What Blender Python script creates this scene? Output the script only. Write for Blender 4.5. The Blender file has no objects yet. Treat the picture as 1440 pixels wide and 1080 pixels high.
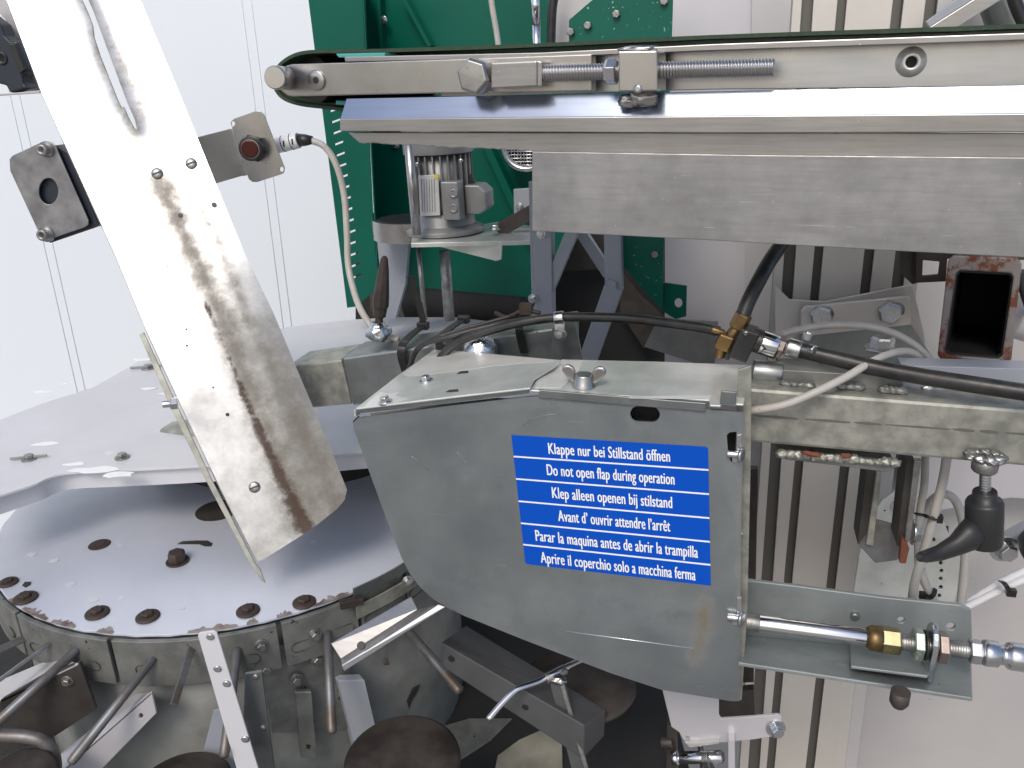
import bpy, bmesh, math, random
from mathutils import Vector, Matrix, noise
random.seed(7)
scene = bpy.context.scene
COL = scene.collection
R = math.radians
V = Vector

# ------------------------------------------------------------------ camera
F = 1150.0                                    # focal length in photo pixels (1440 wide)
PITCH, ROLL = R(20.6), R(-1.5)
CAM = V((0, 0, 1.5))
FW = V((0, math.cos(PITCH), -math.sin(PITCH)))
_r0, _u0 = V((1, 0, 0)), V((0, math.sin(PITCH), math.cos(PITCH)))
RT = _r0 * math.cos(ROLL) + _u0 * math.sin(ROLL)
UP = _u0 * math.cos(ROLL) - _r0 * math.sin(ROLL)
cd = bpy.data.cameras.new('camera'); cam = bpy.data.objects.new('camera', cd); COL.objects.link(cam)
cd.sensor_width = 36; cd.lens = 36 * F / 1440; cd.clip_start = 0.02; cd.clip_end = 300
M3 = Matrix((RT, UP, -FW)).transposed()
cam.matrix_world = Matrix.Translation(CAM) @ M3.to_4x4()
scene.camera = cam

# ------------------------------------------------------------------ light
SUN_EL, SUN_AZ = 46.0, -160.0                  # azimuth from +Y, clockwise positive towards +X
w = bpy.data.worlds.new('World'); scene.world = w; w.use_nodes = True
nt = w.node_tree; bg = nt.nodes['Background']
sky = nt.nodes.new('ShaderNodeTexSky'); sky.sky_type = 'NISHITA'; sky.sun_disc = False
sky.sun_elevation = R(SUN_EL); sky.sun_rotation = R(SUN_AZ)
nt.links.new(sky.outputs[0], bg.inputs[0]); bg.inputs[1].default_value = 0.115
sky.dust_density = 2.5; sky.air_density = 1.0; sky.ozone_density = 1.0
sd = bpy.data.lights.new('sun', 'SUN'); sun = bpy.data.objects.new('sun', sd); COL.objects.link(sun)
sd.energy = 1.1; sd.angle = R(18); sd.color = (1, .93, .83)
_a, _e = R(SUN_AZ), R(SUN_EL)
sdir = V((math.sin(_a) * math.cos(_e), math.cos(_a) * math.cos(_e), math.sin(_e)))
sun.rotation_euler = sdir.to_track_quat('Z', 'Y').to_euler()
vs = scene.view_settings
scene.display_settings.display_device = 'sRGB'
vs.view_transform = 'Standard'; vs.look = 'None'; vs.gamma = 1; vs.use_curve_mapping = False
vs.exposure = 0.5

# ------------------------------------------------------------------ pixel -> place helpers
def ray(u, v): return FW + RT * ((u - 720) / F) + UP * ((540 - v) / F)
def EX(psi=15): return V((math.cos(R(psi)), -math.sin(R(psi)), 0))
def EY(psi=15): return V((math.sin(R(psi)), math.cos(R(psi)), 0))
def pt(u, v, d, psi=15):
    q = ray(u, v); return CAM + q * (d / q.dot(EY(psi)))
def pz(u, v, z):
    q = ray(u, v); return CAM + q * ((z - CAM.z) / q.z)
def pp(u, v, o, n):
    q = ray(u, v); return CAM + q * ((o - CAM).dot(n) / q.dot(n))
def dist(p): return (p - CAM).dot(FW)
def S(px, p): return px * dist(p) / F
Z = V((0, 0, 1))

# ------------------------------------------------------------------ mesh builder
class MB:
    def __init__(s): s.v = []; s.f = []; s.sm = []
    def add(s, bm, smooth=False, recalc=True):
        if recalc: bmesh.ops.recalc_face_normals(bm, faces=bm.faces[:])
        b = len(s.v); bm.verts.index_update()
        s.v += [x.co.copy() for x in bm.verts]
        for f in bm.faces:
            s.f.append([b + x.index for x in f.verts]); s.sm.append(f.smooth if smooth is None else smooth)
        bm.free(); return s
    def plate3(s, pts, ext, holes=()):
        """outline (3D, planar) with holes, thickened by the vector ext"""
        bm = bmesh.new(); es = []
        for lp in [pts] + list(holes):
            vv = [bm.verts.new(p) for p in lp]
            for i in range(len(vv)): es.append(bm.edges.new((vv[i], vv[(i + 1) % len(vv)])))
        if holes:
            bmesh.ops.triangle_fill(bm, use_beauty=True, edges=es)
        else:
            bm.faces.new(bm.verts[:])
        r = bmesh.ops.extrude_face_region(bm, geom=bm.faces[:])
        bmesh.ops.translate(bm, verts=[e for e in r['geom'] if isinstance(e, bmesh.types.BMVert)], vec=ext)
        return s.add(bm)
    def plate(s, px, d, th, psi=15, holes=()):
        return s.plate3([pt(u, v, d, psi) for u, v in px], EY(psi) * th,
                        [[pt(u, v, d, psi) for u, v in h] for h in holes])
    def plane_plate(s, px, o, n, th, holes=()):
        return s.plate3([pp(u, v, o, n) for u, v in px], n.normalized() * th,
                        [[pp(u, v, o, n) for u, v in h] for h in holes])
    def hull8(s, a, b):
        """two quads (same winding) joined into a box"""
        bm = bmesh.new(); A = [bm.verts.new(p) for p in a]; B = [bm.verts.new(p) for p in b]
        n = len(A)
        bm.faces.new(A); bm.faces.new(B[::-1])
        for i in range(n): bm.faces.new((A[i], B[i], B[(i + 1) % n], A[(i + 1) % n]))
        return s.add(bm)
    def beam(s, p0, p1, w, h, up=Z):
        x = (p1 - p0).normalized(); y = up.cross(x).normalized(); z = x.cross(y)
        q = [y * (a * w / 2) + z * (b * h / 2) for a, b in ((-1, -1), (1, -1), (1, 1), (-1, 1))]
        return s.hull8([p0 + k for k in q], [p1 + k for k in q])
    def box(s, c, dx, dy, dz):
        """box about c with half-extents given as vectors"""
        q = [dx * a + dy * b for a, b in ((-1, -1), (1, -1), (1, 1), (-1, 1))]
        return s.hull8([c + k - dz for k in q], [c + k + dz for k in q])
    def lathe(s, p, ax, prof, seg=24, closed=True, smooth=True):
        ax = ax.normalized(); x = ax.orthogonal().normalized(); y = ax.cross(x)
        bm = bmesh.new(); rings = []
        for t, r in prof:
            rings.append([bm.verts.new(p + ax * t + (x * math.cos(2 * math.pi * i / seg) + y * math.sin(2 * math.pi * i / seg)) * r) for i in range(seg)])
        for a, b in zip(rings, rings[1:]):
            flat = False
            for i in range(seg):
                f = bm.faces.new((a[i], a[(i + 1) % seg], b[(i + 1) % seg], b[i])); f.smooth = smooth
        if closed:
            bm.faces.new(rings[0][::-1]); bm.faces.new(rings[-1])
        return s.add(bm, None)
    def cyl(s, p0, p1, r, seg=20, smooth=True):
        d = p1 - p0; return s.lathe(p0, d, [(0, r), (d.length, r)], seg, True, smooth)
    def hexp(s, p, ax, r, h):
        """hexagon prism with a chamfered top"""
        s.lathe(p, ax, [(0, r), (h * .8, r), (h, r * .86)], 6, True, False); return s
    def tube(s, pts, r, seg=10, sub=6):
        P = catmull(pts, sub) if len(pts) > 2 and sub > 1 else pts
        bm = bmesh.new(); rings = []; nrm = None
        for i, p in enumerate(P):
            t = (P[min(i + 1, len(P) - 1)] - P[max(i - 1, 0)]).normalized()
            if nrm is None: nrm = t.orthogonal().normalized()
            nrm = (nrm - t * nrm.dot(t)).normalized(); b = t.cross(nrm)
            rr = r(i / (len(P) - 1)) if callable(r) else r
            rings.append([bm.verts.new(p + (nrm * math.cos(2 * math.pi * k / seg) + b * math.sin(2 * math.pi * k / seg)) * rr) for k in range(seg)])
        for a, b in zip(rings, rings[1:]):
            for k in range(seg):
                f = bm.faces.new((a[k], a[(k + 1) % seg], b[(k + 1) % seg], b[k])); f.smooth = True
        bm.faces.new(rings[0][::-1]); bm.faces.new(rings[-1])
        return s.add(bm, None)
    def strap(s, pts, wid, th, side):
        """flat band along pts; side = width direction"""
        P = catmull(pts, 5); bm = bmesh.new(); rings = []
        for i, p in enumerate(P):
            t = (P[min(i + 1, len(P) - 1)] - P[max(i - 1, 0)]).normalized()
            sd_ = (side - t * side.dot(t)).normalized(); n = t.cross(sd_)
            rings.append([bm.verts.new(p + sd_ * (a * wid / 2) + n * (b * th / 2)) for a, b in ((-1, -1), (1, -1), (1, 1), (-1, 1))])
        for a, b in zip(rings, rings[1:]):
            for k in range(4): bm.faces.new((a[k], a[(k + 1) % 4], b[(k + 1) % 4], b[k]))
        bm.faces.new(rings[0][::-1]); bm.faces.new(rings[-1])
        return s.add(bm)
    def blob(s, p, rx, ry, rz, n=0.25, sc=200, x=None, y=None):
        """lumpy weld or grease bead"""
        bm = bmesh.new(); bmesh.ops.create_icosphere(bm, subdivisions=3, radius=1)
        x = x or EX(); y = y or Z; z = x.cross(y)
        for q in bm.verts:
            c = q.co * (1 + n * noise.noise(q.co * 2.2 + p * sc))
            q.co = p + x * (c.x * rx) + y * (c.y * ry) + z * (c.z * rz)
        for f in bm.faces: f.smooth = True
        return s.add(bm, None)

def catmull(pts, sub):
    P = [pts[0] * 2 - pts[1]] + list(pts) + [pts[-1] * 2 - pts[-2]]; out = []
    for i in range(1, len(P) - 2):
        a, b, c, d = P[i - 1], P[i], P[i + 1], P[i + 2]
        for k in range(sub):
            t = k / sub
            out.append(b * 1.0 + (c - a) * (.5 * t) + (a * 2 - b * 5 + c * 4 - d) * (.5 * t * t) + (b * 3 - a - c * 3 + d) * (.5 * t ** 3))
    out.append(P[-2]); return out

ROOTS = []
def thing(name, label, cat, group=None):
    o = bpy.data.objects.new(name, None); o.empty_display_size = .02; COL.objects.link(o)
    o['label'] = label; o['category'] = cat
    if group: o['group'] = group
    ROOTS.append(o); return o
def mesh_obj(name, mb, m, parent=None, bev=0.0006, label=None):
    me = bpy.data.meshes.new(name); me.from_pydata(mb.v, [], mb.f)
    me.polygons.foreach_set('use_smooth', mb.sm); me.materials.append(m); me.update()
    o = bpy.data.objects.new(name, me); COL.objects.link(o)
    if parent: o.parent = parent
    if label: o['label'] = label
    if bev:
        b = o.modifiers.new('bevel', 'BEVEL'); b.width = bev; b.segments = 2; b.limit_method = 'ANGLE'; b.angle_limit = R(35)
        b.use_clamp_overlap = True
    return o
def single(name, mb, m, label, cat, group=None, bev=0.0006):
    o = mesh_obj(name, mb, m, None, bev); o['label'] = label; o['category'] = cat
    if group: o['group'] = group
    ROOTS.append(o); return o
def structure(name, mb, m, bev=0):
    o = mesh_obj(name, mb, m, None, bev); o['kind'] = 'structure'; ROOTS.append(o); return o
def kids(o): return [c for c in COL.objects if c.parent == o]
def tree(o):
    out = [o]
    for c in kids(o): out += tree(c)
    return out
def finalize():
    for r in ROOTS:
        ms = [o for o in tree(r) if o.type == 'MESH']
        lo = V((1e9,) * 3); hi = V((-1e9,) * 3)
        for o in ms:
            for q in o.data.vertices:
                for k in range(3):
                    lo[k] = min(lo[k], q.co[k]); hi[k] = max(hi[k], q.co[k])
        base = V(((lo.x + hi.x) / 2, (lo.y + hi.y) / 2, lo.z))
        for o in ms: o.data.transform(Matrix.Translation(-base))
        r.location = base

# ------------------------------------------------------------------ materials
def rgb(h):
    c = [int(h[i:i + 2], 16) / 255 for i in (0, 2, 4)]
    return tuple(x / 12.92 if x <= .04045 else ((x + .055) / 1.055) ** 2.4 for x in c) + (1,)
def mat(name, base, metallic=0.0, rough=.5, c2=None, sc=12, amt=.5, rvar=.12, grain=0.0, grain_sc=(400, 30, 400),
        specks=None, speck_sc=300, speck_t=.70, bump=0.0, bump_sc=120, spec=.5, stain=None, coat=0, rust=False, scratches=None):
    m = bpy.data.materials.new(name); m.use_nodes = True; t = m.node_tree; N = t.nodes; L = t.links
    b = N['Principled BSDF']; b.inputs['Metallic'].default_value = metallic
    b.inputs['Specular IOR Level'].default_value = spec
    if coat: b.inputs['Coat Weight'].default_value = coat; b.inputs['Coat Roughness'].default_value = .1
    tc = N.new('ShaderNodeTexCoord')
    def noi(s, det=5, rg=.6, vec=None):
        n = N.new('ShaderNodeTexNoise'); n.inputs['Scale'].default_value = s; n.inputs['Detail'].default_value = det
        n.inputs['Roughness'].default_value = rg; L.new(vec or tc.outputs['Object'], n.inputs['Vector']); return n.outputs['Fac']
    def ramp(x, a, c):
        n = N.new('ShaderNodeMapRange'); n.inputs[1].default_value = a; n.inputs[2].default_value = c; n.interpolation_type = 'SMOOTHSTEP'
        L.new(x, n.inputs[0]); return n.outputs[0]
    def math_(op, a, c):
        n = N.new('ShaderNodeMath'); n.operation = op
        for i, x in enumerate((a, c)):
            if hasattr(x, 'is_linked'): L.new(x, n.inputs[i])
            else: n.inputs[i].default_value = x
        return n.outputs[0]
    def mix(f, a, c, mode='MIX'):
        n = N.new('ShaderNodeMix'); n.data_type = 'RGBA'; n.blend_type = mode
        if hasattr(f, 'is_linked'): L.new(f, n.inputs[0])
        else: n.inputs[0].default_value = f
        for i, x in ((6, a), (7, c)):
            if hasattr(x, 'is_linked'): L.new(x, n.inputs[i])
            else: n.inputs[i].default_value = x if len(x) == 4 else tuple(x) + (1,)
        return n.outputs[2]
    base4 = tuple(base) if len(base) == 4 else tuple(base) + (1,)
    col = base4
    big = noi(sc)
    if c2: col = mix(math_('MULTIPLY', ramp(big, .5 - amt * .3, .5 + amt * .3), 1.0), base4, c2)
    gvec = None
    if grain:
        mp = N.new('ShaderNodeMapping'); mp.inputs['Scale'].default_value = grain_sc; L.new(tc.outputs['Object'], mp.inputs[0])
        g = noi(1, 3, .6, mp.outputs[0])
        col = mix(math_('MULTIPLY', ramp(g, .35, .75), grain), col, tuple(x * .55 for x in base4[:3]))
    if specks:
        sp = ramp(noi(speck_sc, 2, .5), speck_t, speck_t + .04)
        col = mix(sp, col, specks)
    if scratches:
        for rot, k_ in ((.35, 1.0), (-.6, .8), (1.45, .6)):
            mp = N.new('ShaderNodeMapping'); mp.inputs['Rotation'].default_value = (.3, rot, .2); mp.inputs['Scale'].default_value = (14, 14, 900); L.new(tc.outputs['Object'], mp.inputs[0])
            f = math_('MULTIPLY', ramp(noi(1, 2, .5, mp.outputs[0]), .70, .74), ramp(noi(26 + 9 * k_), .52, .60))
            col = mix(math_('MULTIPLY', f, scratches * k_), col, tuple(min(1, x * 1.9) for x in base4[:3]))
    rg = math_('ADD', math_('MULTIPLY', math_('SUBTRACT', noi(sc * 2.7, 6), .5), rvar * 2), rough)
    metal = None
    if stain:
        for an, c_, sc_, sh in stain:
            at = N.new('ShaderNodeAttribute'); at.attribute_name = an
            f = ramp(math_('ADD', at.outputs['Fac'], math_('MULTIPLY', math_('SUBTRACT', noi(sc_, 7, .72), .5), 1.7)), .5 - sh, .5 + sh)
            f = math_('MULTIPLY', f, ramp(at.outputs['Fac'], 0.03, .25))
            col = mix(math_('MULTIPLY', f, .93), col, c_)
            rg = math_('ADD', rg, math_('MULTIPLY', f, .25))
            k = math_('SUBTRACT', 1.0, math_('MULTIPLY', f, .85))
            metal = k if metal is None else math_('MULTIPLY', metal, k)
    if rust:
        f = ramp(noi(38, 8, .7), .49, .58)
        col = mix(f, col, (.12, .035, .015)); metal = math_('SUBTRACT', 1.0, f)
        rg = math_('ADD', rg, math_('MULTIPLY', f, .3))
    if metal is not None: L.new(math_('MULTIPLY', metal, metallic), b.inputs['Metallic'])
    if hasattr(col, 'is_linked'): L.new(col, b.inputs['Base Color'])
    else: b.inputs['Base Color'].default_value = col
    L.new(rg, b.inputs['Roughness'])
    if bump:
        bp = N.new('ShaderNodeBump'); bp.inputs['Strength'].default_value = bump; bp.inputs['Distance'].default_value = .002
        L.new(noi(bump_sc, 4), bp.inputs['Height']); L.new(bp.outputs[0], b.inputs['Normal'])
    return m
M = {}
M['white_wall'] = mat('white_wall', (.74, .795, .85), 0, .22, rvar=.03)  # white wall; the pale blue of skylight is put into its colour
M['white_paint'] = mat('white_paint', (.60, .605, .63), 0, .34, c2=(.53, .535, .56), sc=9, amt=1, specks=(.22, .19, .17), speck_sc=420, speck_t=.79, scratches=.25)
M['drum_white'] = mat('drum_white', (.66, .69, .77), .42, .38, c2=(.58, .61, .69), sc=8, amt=1, specks=(.16, .15, .15), speck_sc=380, speck_t=.775, scratches=.35)
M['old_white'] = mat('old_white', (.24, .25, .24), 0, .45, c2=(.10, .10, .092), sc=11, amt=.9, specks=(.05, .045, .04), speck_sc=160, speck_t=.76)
M['green'] = mat('green', (.0, .105, .07), 0, .38, c2=(.0, .078, .052), sc=5, amt=1, spec=.25)
M['green_rough'] = mat('green_rough', (.0, .115, .078), 0, .38, c2=(.0, .085, .058), sc=6, amt=1, spec=.3, specks=(.35, .45, .42), speck_sc=260, speck_t=.70)
M['grey_paint'] = mat('grey_paint', (.30, .32, .36), 0, .42, c2=(.26, .28, .32), sc=6, amt=1)
M['grey_panel'] = mat('grey_panel', (.58, .57, .60), .3, .36, c2=(.52, .51, .54), sc=4, amt=1, specks=(.1, .1, .1), speck_sc=120, speck_t=.80)
M['pale_panel'] = mat('pale_panel', (.52, .505, .50), .25, .36, c2=(.45, .44, .445), sc=5, amt=1, specks=(.12, .1, .1), speck_sc=120, speck_t=.80)
M['column'] = mat('column', (.62, .585, .54), .4, .42, c2=(.55, .525, .49), sc=10, amt=1, specks=(.2, .2, .2), speck_sc=110, speck_t=.78)
M['alu'] = mat('alu', (.44, .425, .41), 1, .38, c2=(.36, .35, .34), sc=14, amt=1.2, grain=.35, grain_sc=(30, 30, 500), specks=(.72, .72, .72), speck_sc=600, speck_t=.75)
M['alu_bright'] = mat('alu_bright', (.60, .61, .63), 1, .30, c2=(.52, .53, .55), sc=9, amt=1, grain=.2, grain_sc=(20, 20, 400))
M['alu_skirt'] = mat('alu_skirt', (.40, .395, .395), .8, .46, c2=(.26, .26, .265), sc=26, amt=1.0, rvar=.2, bump=.04, grain=.3, grain_sc=(24, 24, 300), specks=(.62, .62, .62), speck_sc=520, speck_t=.74, scratches=.35)
M['galv'] = mat('galv', (.30, .32, .32), .88, .40, c2=(.20, .215, .22), sc=22, amt=1.0, rvar=.18, specks=(.06, .06, .06), speck_sc=150, speck_t=.76, bump=.05)
M['galv_flap'] = mat('galv_flap', (.37, .405, .415), .85, .36, c2=(.24, .265, .28), sc=10, amt=1.0, rvar=.16, specks=(.05, .05, .05), speck_sc=95, speck_t=.785, grain=.18, grain_sc=(40, 40, 25), bump=.04, scratches=.5, stain=[('dark', (.085, .095, .10), 24, .5), ('brown', (.15, .12, .075), 45, .4)])
M['galv_rail'] = mat('galv_rail', (.40, .43, .43), .6, .40, c2=(.27, .30, .305), sc=18, amt=.9, rvar=.16, specks=(.06, .06, .06), speck_sc=150, speck_t=.76)
M['slot_grey'] = mat('slot_grey', (.16, .155, .145), .5, .5)
M['dark_grey_paint'] = mat('dark_grey_paint', (.085, .09, .095), 0, .5, c2=(.06, .06, .062), sc=20, amt=1)
M['bright_zinc'] = mat('bright_zinc', (.90, .88, .84), .5, .34, c2=(.70, .70, .66), sc=30, amt=1)
M['galv_lid'] = mat('galv_lid', (.70, .72, .69), .5, .34, c2=(.52, .54, .51), sc=20, amt=.7, rvar=.15, specks=(.06, .06, .06), speck_sc=110, speck_t=.77)
M['galv_beam'] = mat('galv_beam', (.42, .42, .37), .55, .48, c2=(.23, .235, .21), sc=62, amt=.7, rvar=.15, grain=.2, grain_sc=(60, 60, 220))
M['galv_band'] = mat('galv_band', (.27, .275, .26), .6, .5, c2=(.16, .165, .155), sc=38, amt=.8, rvar=.15, specks=(.05, .04, .03), speck_sc=120, speck_t=.7)
M['chute'] = mat('chute', (.82, .81, .79), .95, .28, c2=(.72, .71, .69), sc=15, amt=1.2, rvar=.12, specks=(.3, .28, .26), speck_sc=120, speck_t=.77, bump=.06, bump_sc=60,
                 stain=[('dull', (.17, .17, .158), 30, 1.0), ('dirt', (.16, .145, .12), 55, .6), ('rust', (.06, .036, .024), 70, .30)])
M['stainless'] = mat('stainless', (.46, .445, .43), 1, .30, c2=(.36, .35, .34), sc=20, amt=1)
M['zinc'] = mat('zinc', (.58, .59, .60), 1, .28, c2=(.52, .53, .54), sc=40, amt=1, rvar=.06)
M['alu_flange_sky'] = mat('alu_flange_sky', (.33, .385, .49), 1, .20, c2=(.29, .34, .43), sc=9, amt=1, grain=.2, grain_sc=(20, 20, 400), rvar=.05)  # blue of the reflected sky is painted into the flange's base colour
M['zinc_dull'] = mat('zinc_dull', (.40, .40, .39), .9, .42, c2=(.22, .215, .205), sc=90, amt=.8, bump=.15, bump_sc=300)
M['rod_steel'] = mat('rod_steel', (.24, .26, .28), .6, .48, c2=(.12, .085, .06), sc=22, amt=.8, bump=.1)
M['dark_steel'] = mat('dark_steel', (.075, .07, .065), .5, .55, c2=(.045, .035, .03), sc=30, amt=1, bump=.15)
M['rust_disc'] = mat('rust_disc', (.028, .021, .018), .3, .6, c2=(.075, .064, .055), sc=14, amt=.5, bump=.2)
M['rusty_bolt'] = mat('rusty_bolt', (.075, .055, .048), .4, .6, c2=(.04, .028, .022), sc=90, amt=1, bump=.2)
M['rust'] = mat('rust', (.19, .055, .025), 0, .75, c2=(.09, .03, .02), sc=80, amt=1, bump=.3)
M['tube_rusty'] = mat('tube_rusty', (.25, .235, .23), .2, .5, c2=(.15, .12, .11), sc=14, amt=1, rust=True)
M['chrome'] = mat('chrome', (.75, .75, .77), 1, .12, c2=(.65, .65, .67), sc=30, amt=1, rvar=.05)
M['brass'] = mat('brass', (.25, .165, .075), .9, .42, c2=(.13, .085, .04), sc=70, amt=.9)
M['brass_zinc'] = mat('brass_zinc', (.46, .41, .24), 1, .30, c2=(.30, .26, .15), sc=70, amt=.9)
M['nut_green'] = mat('nut_green', (.55, .66, .58), .9, .25, c2=(.45, .50, .42), sc=90, amt=.9)
M['copper_nut'] = mat('copper_nut', (.40, .33, .29), .9, .38, c2=(.28, .23, .2), sc=90, amt=.9)
M['black'] = mat('black', (.014, .014, .015), 0, .42, c2=(.022, .022, .023), sc=30, amt=1)
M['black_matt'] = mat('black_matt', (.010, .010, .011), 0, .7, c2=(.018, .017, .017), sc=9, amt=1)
M['rubber'] = mat('rubber', (.012, .012, .013), 0, .40, c2=(.030, .029, .028), sc=70, amt=.5, specks=(.12, .11, .10), speck_sc=420, speck_t=.77)
M['plastic_tie'] = mat('plastic_tie', (.012, .012, .012), 0, .38)
M['cable_grey'] = mat('cable_grey', (.48, .46, .43), 0, .45, c2=(.38, .36, .33), sc=40, amt=1, specks=(.15, .12, .1), speck_sc=200, speck_t=.72)
M['cable_white'] = mat('cable_white', (.66, .67, .70), 0, .38)
M['belt'] = mat('belt', (.035, .065, .035), 0, .75, c2=(.02, .04, .022), sc=300, amt=1, bump=.3, bump_sc=900)
M['belt_in'] = mat('belt_in', (.012, .02, .016), 0, .6)
M['teal'] = mat('teal', (.06, .34, .32), 0, .4)
M['lens_red'] = mat('lens_red', (.05, .007, .006), 0, .3, spec=.3)
M['label_blue'] = mat('label_blue', (.0, .068, .46), 0, .40, spec=.2, c2=(.0, .074, .48), sc=15, amt=1, specks=(.003, .03, .2), speck_sc=220, speck_t=.80)
M['white_print'] = mat('white_print', (.82, .83, .84), 0, .4)
M['scratch'] = mat('scratch', (.75, .76, .77), .9, .3)
M['reflector'] = mat('reflector', (.42, .42, .43), .9, .42, c2=(.20, .20, .21), sc=40, amt=1, specks=(.5, .5, .5), speck_sc=140, speck_t=.76)
M['navy'] = mat('navy', (.016, .022, .034), 0, .45)
M['motor'] = mat('motor', (.29, .295, .30), .5, .45, c2=(.20, .205, .21), sc=30, amt=1)
M['plate_print'] = mat('plate_print', (.55, .56, .57), .3, .45, c2=(.48, .49, .5), sc=60, amt=1)
M['yellow'] = mat('yellow', (.55, .45, .05), 0, .5)
M['rough_black'] = mat('rough_black', (.012, .013, .014), 0, .75, c2=(.02, .02, .02), sc=12, amt=1, bump=.6, bump_sc=60)
M['tan'] = mat('tan', (.36, .34, .27), 0, .6, c2=(.15, .145, .12), sc=16, amt=1)
M['ground'] = mat('ground', (.36, .34, .31), 0, .9, c2=(.29, .27, .25), sc=1.2, amt=1, bump=.3, bump_sc=30)
M['foil'] = mat('foil', (.75, .77, .80), 1, .16, c2=(.6, .62, .66), sc=60, amt=1, bump=.6, bump_sc=200)
M['peel'] = mat('peel', (.30, .27, .25), 0, .7, c2=(.10, .07, .055), sc=60, amt=.6)
# ------------------------------------------------------------------ small fittings
def N15(): return -EY(15)
def bolt_into(parent, p, ax, r, h, m=None, washer=True, name='bolt'):
    mb = MB(); ax = ax.normalized()
    if washer: mb.lathe(p - ax * .001, ax, [(0, r * 1.45), (.0022, r * 1.45)], 24)
    mb.hexp(p + ax * .001, ax, r, h)
    return mesh_obj(name, mb, m or M['zinc'], parent, .0004)
def screw_into(parent, p, ax, r, m, slot=None, name='screw'):
    """domed slotted screw: head and a dark slot"""
    mb = MB(); ax = ax.normalized()
    mb.lathe(p - ax * .001, ax, [(0, r), (.0018, r), (.0028, r * .8), (.0031, r * .3)], 24)
    o = mesh_obj(name, mb, m, parent, 0)
    s = MB(); d = (slot or EX()).normalized(); d = (d - ax * d.dot(ax)).normalized()
    s.box(p + ax * .0022, d * (r * .85), ax.cross(d) * (r * .12), ax * .0006)
    mesh_obj('slot', s, M['black'], o, 0)
    return o
def circ(u, v, ru, rv=None, n=20, a0=0):
    rv = rv or ru
    return [(u + ru * math.cos(a0 + 2 * math.pi * i / n), v + rv * math.sin(a0 + 2 * math.pi * i / n)) for i in range(n)]
def slotpx(u0, v0, u1, v1, r, n=8):
    a = math.atan2(v1 - v0, u1 - u0); out = []
    for i in range(n + 1):
        t = a + math.pi / 2 + math.pi * i / n; out.append((u0 + r * math.cos(t), v0 + r * math.sin(t)))
    for i in range(n + 1):
        t = a - math.pi / 2 + math.pi * i / n; out.append((u1 + r * math.cos(t), v1 + r * math.sin(t)))
    return out

# ------------------------------------------------------------------ setting
g = MB(); g.box(V((0, 0, -.05)), V((60, 0, 0)), V((0, 60, 0)), V((0, 0, .05)))
structure('ground', g, M['ground'])

# white panel wall with vertical beads
WY = 2.05
wall = thing('panel_wall', 'tall smooth white panel wall with thin vertical beads behind the green cabinet and the white drum', 'wall')
mb = MB(); mb.box(V((-.6, WY + .05, 1.7)), V((4.2, 0, 0)), V((0, .05, 0)), V((0, 0, 1.7)))
mesh_obj('wall_panel', mb, M['white_wall'], wall, 0)
for uu in (-250, 58, 384):
    p = pt(uu, 300, WY, 0)
    mb = MB()
    for k in (-.011, .011):
        mb.lathe(V((p.x + k, WY, .01)), Z, [(0, .0013), (3.3, .0013)], 10)
    mesh_obj('bead', mb, M['white_wall'], wall, 0)

# black sheet added for the unlit inside of the machine, behind the struts
d0 = 1.62
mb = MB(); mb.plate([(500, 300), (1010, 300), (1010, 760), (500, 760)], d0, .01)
single('dark_interior_sheet', mb, M['black_matt'], 'black sheet standing for the unlit machine inside behind the grey struts and the motor', 'housing', bev=0)
hp = thing('housing_panels', 'dull dark brown sheet panels deep behind the two grey diagonal struts', 'panel')
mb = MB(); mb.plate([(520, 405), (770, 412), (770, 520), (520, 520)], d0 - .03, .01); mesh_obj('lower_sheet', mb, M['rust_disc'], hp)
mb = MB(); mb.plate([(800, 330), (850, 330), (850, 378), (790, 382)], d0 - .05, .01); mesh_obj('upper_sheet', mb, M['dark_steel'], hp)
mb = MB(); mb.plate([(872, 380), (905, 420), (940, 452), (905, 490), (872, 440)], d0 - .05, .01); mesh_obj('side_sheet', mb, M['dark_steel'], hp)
# pale stained sheet seen low between the struts and the valve
mb = MB(); mb.plate([(925, 448), (1010, 452), (1004, 520), (960, 505), (906, 488)], 1.22, .004)
sh = single('scuffed_sheet', mb, M['old_white'], 'small scuffed cream sheet corner low behind the black hose and the grey panel', 'panel')

# ------------------------------------------------------------------ green cabinet
DG = 1.20
cab = thing('green_cabinet', 'dark green sheet metal cabinet with a slotted edge behind the belt end', 'cabinet')
holes = []
for k in range(16):
    v = 152 + 15.6 * k; u = 470 + (v - 152) * .136
    holes.append([(u - 6, v + 3.2), (u + 6, v - 1.2), (u + 6, v + 1.6), (u - 6, v + 6.2)])
mb = MB(); mb.plate([(431, -20), (488, 433), (502, 431), (532, 404), (524, 300), (509, -20)], DG, .003, holes=holes)
mesh_obj('slotted_edge', mb, M['green'], cab)
mb = MB(); mb.plate([(512, -20), (800, -20), (800, 330), (760, 420), (540, 400), (527, 330)], DG + .16, .003)
mesh_obj('back_panel', mb, M['green'], cab)
mb = MB(); mb.hull8([pt(509, -20, DG), pt(512, -20, DG + .16), pt(533, 395, DG + .16), pt(531, 404, DG)],
                    [pt(511, -20, DG), pt(514, -20, DG + .16), pt(535, 395, DG + .16), pt(533, 404, DG)])
mesh_obj('side_return', mb, M['green'], cab)
mb = MB(); mb.beam(pt(534, -20, DG + .15), pt(539, 75, DG + .15), .006, .02, EY()); mesh_obj('seam_rib', mb, M['green'], cab)
mb = MB(); mb.beam(pt(566, -8, DG + .14), pt(607, 66, DG + .14), .006, .02, EY()); mesh_obj('diagonal_rib', mb, M['green'], cab)
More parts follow.
